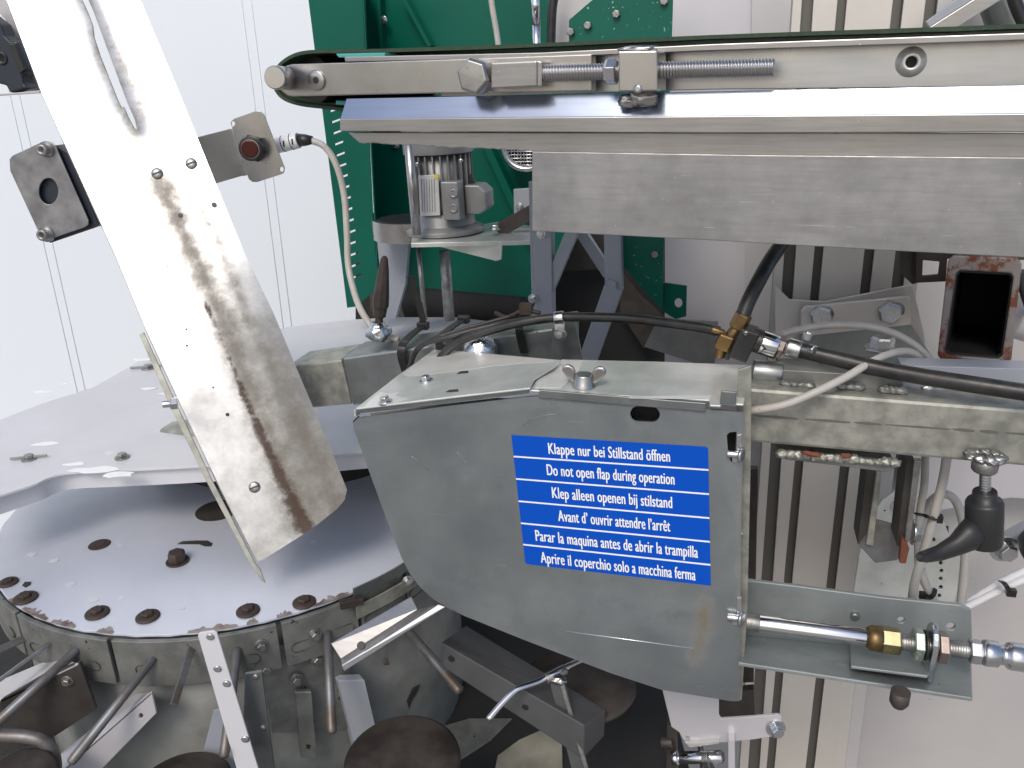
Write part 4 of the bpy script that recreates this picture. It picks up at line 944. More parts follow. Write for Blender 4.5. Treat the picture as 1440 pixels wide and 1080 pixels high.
# front face quads by pixel, top face swept back
def slab(front_top, front_bot, back, m, nm, par):
    (a, b), (c, d_) = front_top, front_bot
    A_, B_, C_, D_ = pt(*a, DA), pt(*b, DA), pt(*d_, DA), pt(*c, DA); e_ = EY() * back
    mb = MB(); mb.hull8([A_, B_, C_, D_], [q + e_ for q in (A_, B_, C_, D_)]); return mesh_obj(nm, mb, M[m], par, .0025)
slab(((400, 516), (480, 505)), ((400, 578), (495, 569)), .055, 'galv_beam', 'arm_end', am)
slab(((480.5, 503), (800, 458)), ((495.5, 571), (800, 540)), .056, 'galv', 'arm_tube', am)
mb = MB(); mb.plate([(776, 462), (794, 440), (808, 450), (822, 520), (776, 520)], DA - .002, .004); mesh_obj('end_plate', mb, M['galv'], am)
mb = MB(); c = pt(676, 494, DA - .012); mb.lathe(c, Z, [(-.01, .016), (.004, .017), (.012, .012), (.016, .006), (.0165, .001)], 20); o = mesh_obj('foil_cap', mb, M['foil'], am, 0)
mb = MB(); mb.beam(pt(234, 619, .80), pt(420, 590, .80), .04, .040, Z); 
single('grey_tube_end', mb, M['galv_beam'], 'rounded grey tube end poking out left behind the chute', 'tube', bev=.011)

# clamp lever on the arm
lv = thing('clamp_lever', 'upright dark brown clamp lever with white spray at its foot on the arm', 'lever')
p = pt(532, 462, DA + .03); u_ = (pt(541, 360, DA + .03) - p)
L = u_.length; mb = MB(); mb.lathe(p, u_, [(0, S(5.5, p)), (L * .25, S(5.5, p))], 16); mesh_obj('stud', mb, M['rusty_bolt'], lv, 0)
mb = MB(); mb.lathe(p, u_, [(L * .17, S(9, p)), (L * .3, S(10.5, p)), (L * .32, S(12, p)), (L * .45, S(11.5, p)), (L * .8, S(8, p)), (L * .97, S(5, p)), (L, S(2.5, p))], 8, True, False); mesh_obj('grip', mb, M['rust_disc'], lv, .001)
mb = MB(); mb.blob(p - Z * .004, .013, .010, .012, .35); mb.lathe(p - Z * .006, Z, [(0, .011), (.008, .009), (.013, .006)], 16); mesh_obj('sprayed_foot', mb, M['foil'], lv, 0)

# cable ties
GT = 'black cable ties on the arm'
def tie(px, lab, tail=None, wpx=11):
    t = thing('cable_tie', lab, 'cable tie', GT)
    mb = MB(); mb.strap([pt(u, v, DA - .004 + dd) for u, v, dd in px], S(wpx, pt(*px[0][:2], DA)), .0016, EX()); mesh_obj('strap', mb, M['plastic_tie'], t, 0)
    h = px[-1]; p = pt(h[0], h[1], DA - .004 + h[2]); mb = MB(); mb.box(p, EX() * S(8, p), Z * S(5, p), EY() * .004); mesh_obj('lock_head', mb, M['plastic_tie'], t, .0006)
    if tail:
        mb = MB(); mb.strap([pt(u, v, DA + dd) for u, v, dd in tail], S(9, p), .0014, EX() * .9 + Z * .1); mesh_obj('tail', mb, M['plastic_tie'], t, 0)
tie([(570, 522, 0), (564, 500, -.004), (566, 485, .0), (576, 473, .02), (595, 458, .055)], 'black cable tie with long upright tail, leftmost on the arm', [(596, 458, .055), (590, 430, .055), (582, 408, .055), (577, 388, .055)])
tie([(618, 492, 0), (619, 476, -.003), (630, 464, .02), (652, 449, .06)], 'black cable tie left of the foil blob on the arm', None)
tie([(737, 496, 0), (731, 470, -.004), (731, 456, -.002), (738, 446, .02)], 'black cable tie nearest the bright hose clip on the arm', None)
mb = MB(); mb.tube([pt(697, 440, DA + .03), pt(712, 446, DA + .02), pt(728, 440, DA + .01), pt(738, 433, DA + .01), pt(750, 438, DA + .01), pt(760, 440, DA + .01)], .0022, 8)
mb.box(pt(740, 434, DA + .01), EX() * .006, Z * .005, EY() * .004)
single('rusty_wire', mb, M['rusty_bolt'], 'twisted rusty wire end above the rightmost cable tie', 'wire', bev=0)
# ------------------------------------------------------------------ hoses and valve
def hose(name, px, r, lab, cat, m='rubber', psi=15, sub=8):
    P_ = [pt(u, v, d, psi) for u, v, d in px]; mb = MB(); mb.tube(P_, S(r, P_[len(P_) // 2]), 14, sub); return single(name, mb, M[m], lab, cat, bev=0)
hose('black_hose', [(1011, 466, .665), (985, 460, .67), (940, 454, .68), (890, 448, .69), (840, 446, .695), (790, 446, .70), (745, 451, .70), (705, 460, .70), (665, 472, .70), (640, 483, .70), (622, 500, .70), (612, 520, .70)], 6.6,
     'black hose running along the arm to the brass valve', 'hose')
hose('black_cable', [(745, 449, .712), (710, 454, .71), (670, 463, .705), (630, 474, .70), (600, 482, .70), (583, 497, .70), (574, 525, .70)], 4, 'thin black cable bundled beside the hose under the cable ties', 'cable')
hose('dark_cable', [(720, 444, .74), (680, 455, .735), (650, 463, .73), (610, 476, .72), (590, 488, .715)], 2.6, 'thinnest dark wire lying along the top of the arm', 'wire')
hc = thing('hose_clip', 'bright zinc clip around the black hose at the end of the arm', 'clip')
p0, p1 = pt(780, 447, .699), pt(793, 446, .699); mb = MB(); mb.cyl(p0, p1, S(9, p0), 20); mesh_obj('band', mb, M['zinc'], hc, .0006)
mb = MB(); mb.plate([(779, 448), (793, 447), (794, 464), (780, 465)], .698, .0015); mesh_obj('tab', mb, M['zinc'], hc)
bolt_into(hc, pt(788, 470, .70), N15(), .004, .005, M['zinc_dull'])
vl = thing('hose_valve', 'black valve block with brass elbow and chrome outlet behind the guard box corner', 'valve')
DV = .655
def vc(u, v, d=DV): return pt(u, v, d)
a_ = vc(1021, 500); ax = (vc(1050, 440) - a_).normalized()
def seg(u0, v0, u1, v1, r, m, nm, hexa=False, d=DV):
    p, q = vc(u0, v0, d), vc(u1, v1, d); mb = MB()
    if hexa: mb.lathe(p, q - p, [(0, S(r * .88, p)), (.0012, S(r, p)), ((q - p).length - .0012, S(r, p)), ((q - p).length, S(r * .88, p))], 6, True, False)
    else: mb.cyl(p, q, S(r, p), 20)
    return mesh_obj(nm, mb, M[m], vl, .0005)
seg(1036, 462, 1047, 441, 12.5, 'brass', 'compression_nut', True)
seg(1024, 478, 1036, 462, 8.5, 'brass', 'neck'); 
mb = MB(); p = vc(1019, 480); x = (vc(1030, 484) - p).normalized(); z = ax; mb.box(p, x * S(11, p), z * S(12, p), x.cross(z) * S(11, p)); mesh_obj('elbow', mb, M['brass'], vl, .002)
seg(1010, 502, 1015, 490, 7.5, 'brass', 'outlet_stub'); seg(1001, 463, 1018, 468, 4.6, 'brass', 'side_stub')
mb = MB(); p = vc(1046, 481); x = (vc(1058, 485) - p).normalized(); mb.box(p, x * S(13, p), ax * S(23, p), x.cross(ax) * .011); vb = mesh_obj('valve_block', mb, M['black'], vl, .0015)
mb = MB(); p = vc(1030, 483, DV + .004); mb.box(p, x * S(4, p), ax * S(22, p), x.cross(ax) * .008); mesh_obj('rear_plate', mb, M['black'], vl, .001)
screw_into(vb, vc(1049, 468, DV - .0112), N15(), .0022, M['zinc_dull'])
seg(1056, 476, 1094, 489, 17, 'black', 'coil'); seg(1070, 480, 1092, 487.5, 16.4, 'chrome', 'chrome_sleeve', d=DV - .002)
mb = MB(); p = vc(1096, 488); mb.lathe(p, (vc(1106, 492) - p), [(-.004, S(15, p)), (-.002, S(17.5, p)), (.002, S(17.5, p)), (.003, S(15, p))], 8, True, False); mesh_obj('hex_collar', mb, M['copper_nut'], vl, .0004)
seg(1102, 486, 1110, 488.5, 11, 'copper_nut', 'tail')
hose('black_hose', [(1044, 446, .655), (1052, 425, .66), (1066, 397, .67), (1082, 368, .69), (1105, 335, .71)], 10.5, 'thick black hose rising steeply from the brass nut to behind the skirt plate', 'hose')
hose('black_hose', [(1106, 488, .652), (1128, 493, .65), (1170, 503, .645), (1230, 517, .64), (1300, 530, .63), (1370, 541, .62), (1470, 556, .61)], 11.5, 'thick black hose running right from the chrome fitting above the beam', 'hose')
cl = thing('hose_clamp', 'zinc worm clamp on the thick black hose right of the chrome fitting', 'clamp')
p0, p1 = pt(1107, 487, .652), pt(1126, 493, .650); mb = MB(); mb.lathe(p0, p1 - p0, [(0, S(13.4, p0)), ((p1 - p0).length, S(13.4, p0))], 24); mesh_obj('band', mb, M['zinc'], cl, .0008)
mb = MB(); mb.hexp(pt(1133, 477, .65), Z + EX() * .3, S(6, p0), S(12, p0)); mb.hexp(pt(1139, 490, .645), EX() - EY(), S(7, p0), S(9, p0)); mesh_obj('clamp_screw', mb, M['zinc'], cl, .0004)
hose('grey_cable', [(1048, 578, .615), (1080, 574, .612), (1110, 567, .61), (1150, 550, .612), (1190, 530, .625), (1220, 512, .64), (1245, 500, .66), (1270, 494, .68), (1290, 500, .69), (1300, 520, .70)], 5.6, 'light grey cable leaving the guard box and crossing in front of the thick black hose', 'cable', 'cable_grey')
hose('grey_cable', [(1100, 470, .70), (1130, 462, .70), (1170, 457, .70), (1220, 459, .70), (1260, 470, .70), (1290, 488, .70), (1312, 512, .70), (1330, 545, .70)], 5.2, 'upper light grey cable arching under the two hexagon bolts', 'cable', 'cable_grey')

# ------------------------------------------------------------------ guard box with its flap and label
bx = thing('guard_box', 'galvanised guard box with curved flap, wing nut and blue six line safety label', 'guard')
D = .58; TF = .002
out = [(497, 602), (497, 594), (503, 588), (560, 580), (640, 570), (742, 558), (757, 557), (800, 560), (880, 565), (990, 575), (1046, 580), (1043, 700), (1040, 986), (1028, 986), (930, 970), (860, 947), (800, 924), (740, 901), (690, 881), (655, 867), (630, 855), (610, 843), (592, 827), (577, 808), (565, 785), (553, 755), (540, 720), (526, 682), (511, 641)]
slot_h = slotpx(897, 582, 917, 583, 11)
cut = [(1022, 612), (1026, 608), (1036, 607), (1035, 648), (1028, 650), (1024, 640)]
cut2 = [(1020, 850), (1030, 850), (1030, 880), (1020, 878)]
flap, fpx = gridplate('flap', out, [slot_h, cut], 9, lambda u, v: pt(u, v, D), M['galv_flap'], bx, TF)
at1 = flap.data.attributes.new('dark', 'FLOAT', 'POINT'); at2 = flap.data.attributes.new('brown', 'FLOAT', 'POINT')
for i, (u, v) in enumerate(fpx):
    a = max(0, 1 - dseg(u, v, [(760, 850), (860, 850), (970, 865)]) / 55) * .55
    a = max(a, max(0, 1 - dseg(u, v, [(897, 588), (917, 590)]) / 30) * .7, max(0, 1 - dseg(u, v, [(1028, 590), (1034, 700)]) / 22) * .5)
    a = max(a, max(0, 1 - dseg(u, v, [(500, 595), (620, 575), (742, 560), (1000, 577)]) / 20) * .45, max(0, 1 - dseg(u, v, out[15:]) / 14) * .3)
    a = max(a, max(0, 1 - dseg(u, v, [(640, 640), (655, 660)]) / 30) * .42, max(0, 1 - dseg(u, v, [(590, 800), (700, 860)]) / 45) * .4)
    at1.data[i].value = a
    at2.data[i].value = max(max(0, 1 - dseg(u, v, [(992, 848), (988, 890), (978, 925)]) / 24) * .72, max(0, 1 - dseg(u, v, [(682, 695), (680, 705)]) / 9) * .6, max(0, 1 - dseg(u, v, [(1036, 690), (1040, 840)]) / 8) * .45)
# label, pasted on the flap: sheet, dividing lines and text
TL, TR, BR, BL = (719, 612), (995.8, 628.7), (999.5, 823.7), (738.8, 793)
DL = D - .0005
def lab(s, t, lift=0):
    u = TL[0] * (1 - s) * (1 - t) + TR[0] * s * (1 - t) + BR[0] * s * t + BL[0] * (1 - s) * t
    v = TL[1] * (1 - s) * (1 - t) + TR[1] * s * (1 - t) + BR[1] * s * t + BL[1] * (1 - s) * t
    return pt(u, v, DL) - EY() * lift
c3 = [lab(0, 0), lab(.988, 0), lab(1, .014), lab(1, 1), lab(.008, 1), lab(0, .988)]
mb = MB(); mb.plate3(c3, EY() * .0004); lb = mesh_obj('safety_label', mb, M['label_blue'], flap, 0)
rows = [0, .165, .339, .512, .683, .849, 1]
for y in rows[1:-1]:
    mb = MB(); mb.plate3([lab(0.0, y - .0055, .0002), lab(1, y - .0055, .0002), lab(1, y + .0055, .0002), lab(0.0, y + .0055, .0002)], EY() * .0002); mesh_obj('dividing_line', mb, M['white_print'], lb, 0)
texts = [('Klappe nur bei Stillstand öffnen', .184, .803), ('Do not open flap during operation', .166, .822), ('Klep alleen openen bij stilstand', .182, .806),
         ('Avant d’ ouvrir attendre l’arrêt', .203, .791), ('Parar la maquina antes de abrir la trampilla', .072, .934), ('Aprire il coperchio solo a macchina ferma', .088, .918)]
for i, (s_, x0, x1) in enumerate(texts):
    cu_ = bpy.data.curves.new('text', 'FONT'); cu_.body = s_; cu_.size = 1; cu_.offset = .0; cu_.resolution_u = 4; cu_.space_character = 1.06
    to = bpy.data.objects.new('text', cu_); COL.objects.link(to)
    dg = bpy.context.evaluated_depsgraph_get(); me = bpy.data.meshes.new_from_object(to.evaluated_get(dg))
    bpy.data.objects.remove(to)
    xs = [q.co.x for q in me.vertices]; lo, hi = min(xs), max(xs)
    # cap height from the letter box: 'K', 'D', 'A', 'P' start every line
    first = [q.co.y for q in me.vertices if q.co.x < lo + .55 and q.co.y > .2]; cap = max(first) if first else .7
    base = rows[i] + .124; kh = .083 / cap
    for q in me.vertices:
        s = x0 + (x1 - x0) * (q.co.x - lo) / (hi - lo); t = base - q.co.y * kh
        q.co = lab(s, t, .00022)
    # embolden the stems: the same letters laid again a hair to either side
    bm = bmesh.new(); bm.from_mesh(me); base_geo = bm.faces[:]
    ex_ = (lab(1, .5) - lab(0, .5)).normalized()
    for j, sh in enumerate((-.00021, .00021)):
        r_ = bmesh.ops.duplicate(bm, geom=base_geo)
        bmesh.ops.translate(bm, verts=[g for g in r_['geom'] if isinstance(g, bmesh.types.BMVert)], vec=ex_ * sh - EY() * (.00002 * (j + 1)))
    bm.to_mesh(me); bm.free()
    me.materials.append(M['white_print']); me.name = 'text_line'
    o = bpy.data.objects.new('text_line', me); COL.objects.link(o); o.parent = lb
# scratch and rub marks on the flap
mb = MB(); mb.tube([pt(792, 887.5, D), pt(880, 899, D), pt(976, 912, D)], .00045, 6, 1); mesh_obj('scratch', mb, M['scratch'], flap, 0)
for pth in ([(735, 612 - 13), (748, 590), (768, 584), (785, 583)], [(578, 641), (590, 650), (602, 661)], [(643, 636), (650, 644), (658, 653)]):
    mb = MB(); mb.tube([pt(u, v, D) for u, v in pth], .00035, 6, 5); mesh_obj('rub_mark', mb, M['zinc_dull'], flap, 0)
# lids: planes through the flap's top edge, running straight back
def lidplane(a, b):
    A_, B_ = pt(*a, D), pt(*b, D); return A_, (B_ - A_).cross(EY()).normalized()
oL, nL = lidplane((500, 574), (745, 545)); oR, nR = lidplane((757, 547), (1046, 568))
if nL.z > 0: nL = -nL
if nR.z > 0: nR = -nR
mb = MB(); mb.plane_plate([(500, 574), (524, 555), (560, 527), (612, 490), (700, 498), (790, 506), (778, 516), (752, 532), (745, 545), (640, 557)], oL - nL * .002, nL, .002); lidl = mesh_obj('left_lid', mb, M['galv_lid'], bx, .0008)
mb = MB(); mb.plane_plate([(745, 548), (755, 533), (790, 505), (920, 508), (1057, 513), (1046, 568), (1015, 566), (1014, 577 - 7), (998, 569), (997, 562), (880, 556)], oR, nR, .002); lidr = mesh_obj('right_lid', mb, M['galv_lid'], bx, .0008)
# folded front lips
def lip(a, b, hgt, nm, par, d=D - .0025):
    A_, B_ = pt(*a, d), pt(*b, d); mb = MB(); mb.hull8([A_, B_, B_ - Z * hgt, A_ - Z * hgt], [q + EY() * .002 for q in (A_, B_, B_ - Z * hgt, A_ - Z * hgt)]); return mesh_obj(nm, mb, M['galv'], par, .0006)
lip((500, 575), (743, 546), .0045, 'front_lip', lidl)
lip((757, 548), (993, 567), .007, 'front_lip', lidr)
mb = MB(); mb.plate([(1014, 550), (1036, 551), (1035, 570), (1012, 568)], D - .004, .002); mesh_obj('locking_tab', mb, M['galv'], lidr)
mb = MB(); a_, b_ = pt(500, 577, D), pp(612, 492, oL, nL); mb.hull8([a_, b_, b_ - Z * .006, a_ - Z * .006], [q - EX() * .0018 for q in (a_, b_, b_ - Z * .006, a_ - Z * .006)]); mesh_obj('side_lip', mb, M['galv_lid'], lidl)
for (u, v), nn in (((600, 539), -nL), ((543, 569), -nL)):
    bolt_into(lidl, pp(u, v, oL, nL) - nL * .002, nn, .0042, .0042)
for px in ([(642, 526), (647, 522), (658, 521), (659, 524), (648, 525)], [(627, 551), (632, 548), (644, 547), (645, 550), (633, 551)]):
    mb = MB(); mb.plane_plate(px, oL - nL * .0024, nL, .0004); mesh_obj('punched_slot', mb, M['dark_steel'], lidl, 0)
for px in ([(600, 499), (613, 492), (700, 499), (782, 506), (771, 509), (735, 511), (690, 515), (650, 521), (610, 526), (574, 529), (566, 526)], [(520, 563), (535, 551), (545, 553), (562, 551), (556, 557), (575, 560), (560, 565), (538, 566), (530, 570), (512, 572)]):
    mb = MB(); mb.plane_plate(px, oL - nL * .0021, nL, .0003); mesh_obj('bright_patch', mb, M['bright_zinc'], lidl, 0)  # brighter cream areas laid flush on the lid
for px in ([(775, 519), (792, 507), (820, 507), (815, 520), (790, 545), (752, 545), (757, 534)], [(885, 557), (1000, 556), (998, 561), (885, 560)]):
    mb = MB(); mb.plane_plate(px, oR - nR * .0003, nR, .0002); mesh_obj('bright_patch', mb, M['bright_zinc'], lidr, 0)
# wing nut
pw = pp(821, 543, oR, nR) - nR * 0; up_ = -nR
mb = MB(); mb.lathe(pw, up_, [(0, S(17, pw)), (.001, S(17, pw)), (.003, S(14.5, pw)), (S(17, pw), S(12.5, pw)), (S(18.5, pw), S(11, pw)), (S(18.5, pw), S(6, pw))], 28); wn = mesh_obj('wing_nut', mb, M['stainless'], lidr, .0004)
for s_ in (-1, 1):
    cu_ = [(7, 2), (12, 8), (12, 15), (12, 21), (15, 26), (20, 29), (26, 29), (31, 25), (31, 19), (27, 13), (20, 6), (14, 1)]
    mb = MB(); mb.plate3([pw + EX() * (s_ * S(a, pw)) + up_ * S(b + 2, pw) - EY() * S(3, pw) for a, b in cu_], EY() * S(6, pw)); mesh_obj('wing', mb, M['stainless'], wn, .0018)
# inside, back and end plates
mb = MB(); mb.plate([(520, 580), (700, 560), (1040, 580), (1036, 975), (800, 915), (620, 845), (570, 780)], D + .075, .002); mesh_obj('back_plate', mb, M['galv'], bx)
oo = [pt(u, v, D + .002) for u, v in out[12:] + out[:2]]; mb = MB()
for a, b in zip(oo[:-1], oo[1:]): mb.hull8([a, b, b + EY() * .012, a + EY() * .012], [q + Z * .0016 for q in (a, b, b + EY() * .012, a + EY() * .012)])
mesh_obj('flap_rim', mb, M['galv'], bx, 0)
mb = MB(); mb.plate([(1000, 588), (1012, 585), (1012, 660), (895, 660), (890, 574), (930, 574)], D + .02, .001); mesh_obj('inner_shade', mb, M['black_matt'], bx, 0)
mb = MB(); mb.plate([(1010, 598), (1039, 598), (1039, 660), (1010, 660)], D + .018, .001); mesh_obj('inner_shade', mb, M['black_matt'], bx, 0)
mb = MB(); mb.plate([(1038, 520), (1057, 514), (1056, 640), (1051, 860), (1043, 985), (1034, 985), (1034, 640)], D + .012, .003); ep = mesh_obj('end_plate', mb, M['galv_beam'], bx)
for u, v in ((1043, 751), (1041, 772)):
    p = pt(u, v, D + .0118); mb = MB(); mb.lathe(p, N15(), [(-.001, .0012), (.0006, .0012), (.001, .0006)], 12); mesh_obj('rivet', mb, M['zinc'], ep, 0)
for v in (637, 866):
    p = pt(1037, v, D); mb = MB()
    mb.lathe(p - EX() * S(14, p) - EY() * .003, EX(), [(0, S(5.5, p)), (S(19, p), S(5.5, p))], 16)
    mb.lathe(p + EX() * S(3, p) - EY() * .003, EX() - EY() * .4, [(0, S(9, p)), (S(3, p), S(11, p)), (S(5, p), S(9, p))], 18)
    mb.plate([(1029, v + 4), (1037, v + 2), (1037, v + 13), (1030, v + 14)], D - .002, .002)
    mb.plate([(1036, v - 25), (1043, v - 26), (1043, v - 2), (1036, v - 2)], D - .001, .0015)
    mesh_obj('hinge', mb, M['zinc'], bx, .0004)

# ------------------------------------------------------------------ right beam
bm_ = thing('steel_beam', 'heavy galvanised square beam with weld seams leaving the guard box to the right', 'beam')
DBm = .625
fb = [(1050, 545), (1500, 580), (1500, 662), (1050, 622)]
A_ = [pt(u, v, DBm) for u, v in fb]; mb = MB(); mb.hull8(A_, [q + EY() * .055 for q in A_]); mesh_obj('beam_tube', mb, M['galv_beam'], bm_, .003)
rs_ = random.Random(11); us_ = 1060
while us_ < 1490:
    ue_ = us_ + rs_.uniform(25, 110); h_ = rs_.uniform(1.2, 2.6); f_ = lambda u: 584.5 + (u - 1058) * .0685
    mb = MB(); mb.plate3([pt(u, v, DBm - .0004) for u, v in ((us_, f_(us_) - h_ * .4), ((us_ + ue_) / 2, f_((us_ + ue_) / 2) - h_), (ue_, f_(ue_) - h_ * .3), (ue_ - 2, f_(ue_) + h_ * .6), ((us_ + ue_) / 2, f_((us_ + ue_) / 2) + h_), (us_ + 3, f_(us_) + h_ * .5))], EY() * .0003); mesh_obj('mill_seam', mb, M['slot_grey'], bm_, 0); us_ = ue_ + rs_.uniform(-3, 9)
mb = MB(); mb.plate([(1098, 540), (1270, 549), (1270, 530), (1098, 520)], DBm + .02, .03); mesh_obj('top_plate', mb, M['galv_band'], bm_)
mb = MB(); a_, b_ = pt(1058, 522, DBm + .028), pt(1100, 526, DBm + .028); mb.cyl(a_, b_, S(17, a_), 24); mesh_obj('round_stub', mb, M['galv'], bm_, .001)
mb = MB(); rng = random.Random(5)
for u0, v0, n_ in ((1105, 540, 4), (1185, 543, 3), (1245, 548, 3)):
    for i in range(n_): p = pt(u0 + i * 11, v0 + i * .8, DBm + .012); mb.blob(p, S(9, p), S(5.5, p), S(6, p), .45)
mesh_obj('top_weld', mb, M['galv_band'], bm_, 0)
mb = MB()
for i in range(15): p = pt(1100 + i * 11.2, 638 + i * .95 + rng.uniform(-1, 1), DBm + .004); mb.blob(p, S(9, p), S(5 + rng.random() * 2, p), S(6, p), .5)
mesh_obj('bottom_weld', mb, M['galv_beam'], bm_, 0)
mb = MB()
for u, v in ((1135, 637), (1146, 639), (1190, 641)): p = pt(u, v, DBm - .003); mb.blob(p, S(8, p), S(3.4, p), S(3, p), .6)
mesh_obj('rust_spots', mb, M['rust'], bm_, 0)
mb = MB(); mb.plate([(1268, 514), (1500, 520), (1500, 585), (1440, 578), (1262, 552)], DBm + .03, .02); mesh_obj('rear_flat', mb, M['grey_paint'], bm_)
mb = MB()
for u in (1305, 1384, 1425): p = pt(u, 546 + (u - 1305) * .11, DBm + .028); mb.blob(p, S(10, p), S(4, p), S(4, p), .4)
mesh_obj('tack_weld', mb, M['zinc'], bm_, 0)
# plates hanging from the beam
mb = MB(); mb.plate([(1093, 634), (1258, 652), (1260, 658), (1254, 663), (1245, 664), (1093, 645), (1090, 640)], DBm + .006, .02); mesh_obj('under_plate', mb, M['galv_band'], bm_, .001)
hb_ = thing('hanging_bracket', 'dark U shaped bracket with rusty lower corner hanging under the beam', 'bracket')
mb = MB(); mb.plate([(1218, 664), (1235, 664), (1226, 770), (1206, 765)], .70, .03); mesh_obj('left_side', mb, M['dark_steel'], hb_)
mb = MB(); mb.plate([(1233, 664), (1240, 664), (1228, 768), (1218, 766)], .695, .006); mesh_obj('left_edge', mb, M['galv_beam'], hb_)
mb = MB(); mb.plate([(1275, 645), (1287, 648), (1271, 770), (1261, 768)], .665, .03); mesh_obj('right_side', mb, M['dark_steel'], hb_)
mb = MB(); mb.plate([(1286, 648), (1296, 648), (1280, 760), (1271, 770)], .66, .006); mesh_obj('right_edge', mb, M['zinc_dull'], hb_)
mb = MB(); mb.plate([(1206, 765), (1232, 732), (1262, 740), (1275, 768), (1262, 788), (1231, 792)], .70, .004); mesh_obj('base', mb, M['rod_steel'], hb_)
mb = MB(); mb.plate([(1268, 758), (1276, 764), (1279, 772), (1274, 793), (1265, 792)], .655, .008); mesh_obj('rusty_corner', mb, M['rust'], hb_)
bolt_into(hb_, pt(1284, 748, .70), EX(), .008, .006)

# adjusting quadrant with a curve of holes
qd = thing('adjusting_quadrant', 'round galvanised quadrant plate with a curved row of small holes behind the cables', 'plate')
o_ = [(1196, 860), (1208, 780), (1222, 730), (1240, 704), (1258, 691), (1272, 689), (1300, 700), (1325, 728), (1340, 765), (1348, 800), (1346, 830), (1336, 870), (1300, 900), (1196, 900)]
hl = [circ(u, v, 2.6, 2.9, 10) for u, v in ((1313, 759), (1319, 775), (1323, 792), (1324, 803), (1323, 814), (1323, 826), (1321, 838))]
mb = MB(); mb.plate(o_, .88, .004, holes=hl); mesh_obj('plate', mb, M['galv_lid'], qd)
mb = MB(); mb.plate([(1300, 740), (1334, 740), (1334, 850), (1300, 850)], .886, .001); mesh_obj('dark_back', mb, M['dark_steel'], qd, 0)
bolt_into(qd, pt(1266, 713, .88), N15(), .007, .005)
gk = 'grey cables hanging under the beam'
def cable(px, r, lab, m='cable_grey', g=gk): 
    P_ = [pt(u, v, d) for u, v, d in px]; mb = MB(); mb.tube(P_, S(r, P_[0]), 12, 8); return single('cable', mb, M[m], lab, 'cable', g, bev=0)
cable([(1301, 640, .70), (1300, 680, .70), (1294, 720, .70), (1291, 770, .70), (1293, 800, .70), (1305, 830, .70), (1322, 860, .72)], 5.4, 'light grey cable hanging straight down nearest the dark hanging bracket')
cable([(1332, 640, .68), (1325, 680, .675), (1312, 730, .67), (1298, 780, .675), (1286, 820, .68), (1281, 860, .70)], 6.6, 'thickest light grey cable slanting in front of the other cables under the beam')
cable([(1296, 800, .72), (1302, 820, .715), (1312, 840, .715), (1330, 862, .72)], 5, 'short light grey cable end crossing low beside the quadrant holes')
cable([(1296, 745, .73), (1300, 722, .73), (1312, 702, .73), (1330, 695, .73), (1344, 705, .73), (1353, 730, .73), (1357, 765, .73), (1356, 800, .73), (1352, 840, .73), (1348, 868, .73)], 5.8, 'light grey cable looped in an arch behind the black handle')
gw = 'white cables at the right edge'
cable([(1500, 770, .80), (1440, 803, .80), (1400, 823, .80), (1360, 848, .80)], 5.4, 'upper white cable of the tied pair at the right photo edge', 'cable_white', gw)
cable([(1500, 790, .795), (1440, 815, .795), (1400, 833, .795), (1350, 858, .795)], 5.4, 'lower white cable of the tied pair at the right photo edge', 'cable_white', gw)
def small_tie(px, lab):
    t = thing('cable_tie', lab, 'cable tie', 'small black ties on the right cables'); P_ = [pt(u, v, d) for u, v, d in px]
    mb = MB(); mb.strap(P_, S(6, P_[0]), .0014, (P_[1] - P_[0]).cross(EY())); mesh_obj('strap', mb, M['plastic_tie'], t, 0)
    mb = MB(); mb.box(P_[-1], EX() * S(6, P_[0]), Z * S(5.5, P_[0]), EY() * .003); mesh_obj('lock_head', mb, M['plastic_tie'], t, .0006)
small_tie([(1288, 723, .672), (1300, 725, .660), (1312, 729, .665), (1319, 729, .67)], 'black cable tie round the hanging grey cables below the beam')
small_tie([(1315, 828, .70), (1313, 836, .695), (1306, 841, .695), (1299, 838, .70)], 'black cable tie low on the grey cables beside the quadrant holes')
small_tie([(1407, 817, .79), (1412, 820, .78), (1418, 828, .78), (1422, 833, .785)], 'black cable tie around the pair of white cables at right')

# black clamping handle
hd = thing('clamping_handle', 'black plastic clamping handle on a threaded stud below the beam', 'handle')
DH = .615
p = pt(1386, 650, DH); 
mb = MB(); mb.lathe(p - Z * S(14, p), Z, [(0, S(15, p)), (S(3, p), S(17, p)), (S(14, p), S(17.5, p)), (S(20, p), S(15, p))], 24); mesh_obj('weld_nut', mb, M['zinc_dull'], hd, 0)
mb = MB()
for i in range(9):
    t = 2 * math.pi * i / 9; q_ = pt(1386, 642, DH) + EX() * math.cos(t) * S(19, p) + EY() * math.sin(t) * S(14, p); mb.blob(q_, S(9, p), S(6, p), S(8, p), .5)
mesh_obj('weld_bead', mb, M['zinc_dull'], hd, 0)
p1 = pt(1385, 695, DH); Lh = (p - p1).length; n_ = 12; prof = []
for i in range(n_): prof += [(Lh * (i + .1) / n_, S(7.8, p)), (Lh * (i + .5) / n_, S(6.9, p)), (Lh * (i + .9) / n_, S(7.8, p))]
mb = MB(); mb.lathe(p1, p - p1, prof, 18); mesh_obj('stud', mb, M['zinc'], hd, 0)
h0, h1 = pt(1385, 690, DH), pt(1383, 766, DH); ax = (h1 - h0).normalized(); LH = (h1 - h0).length
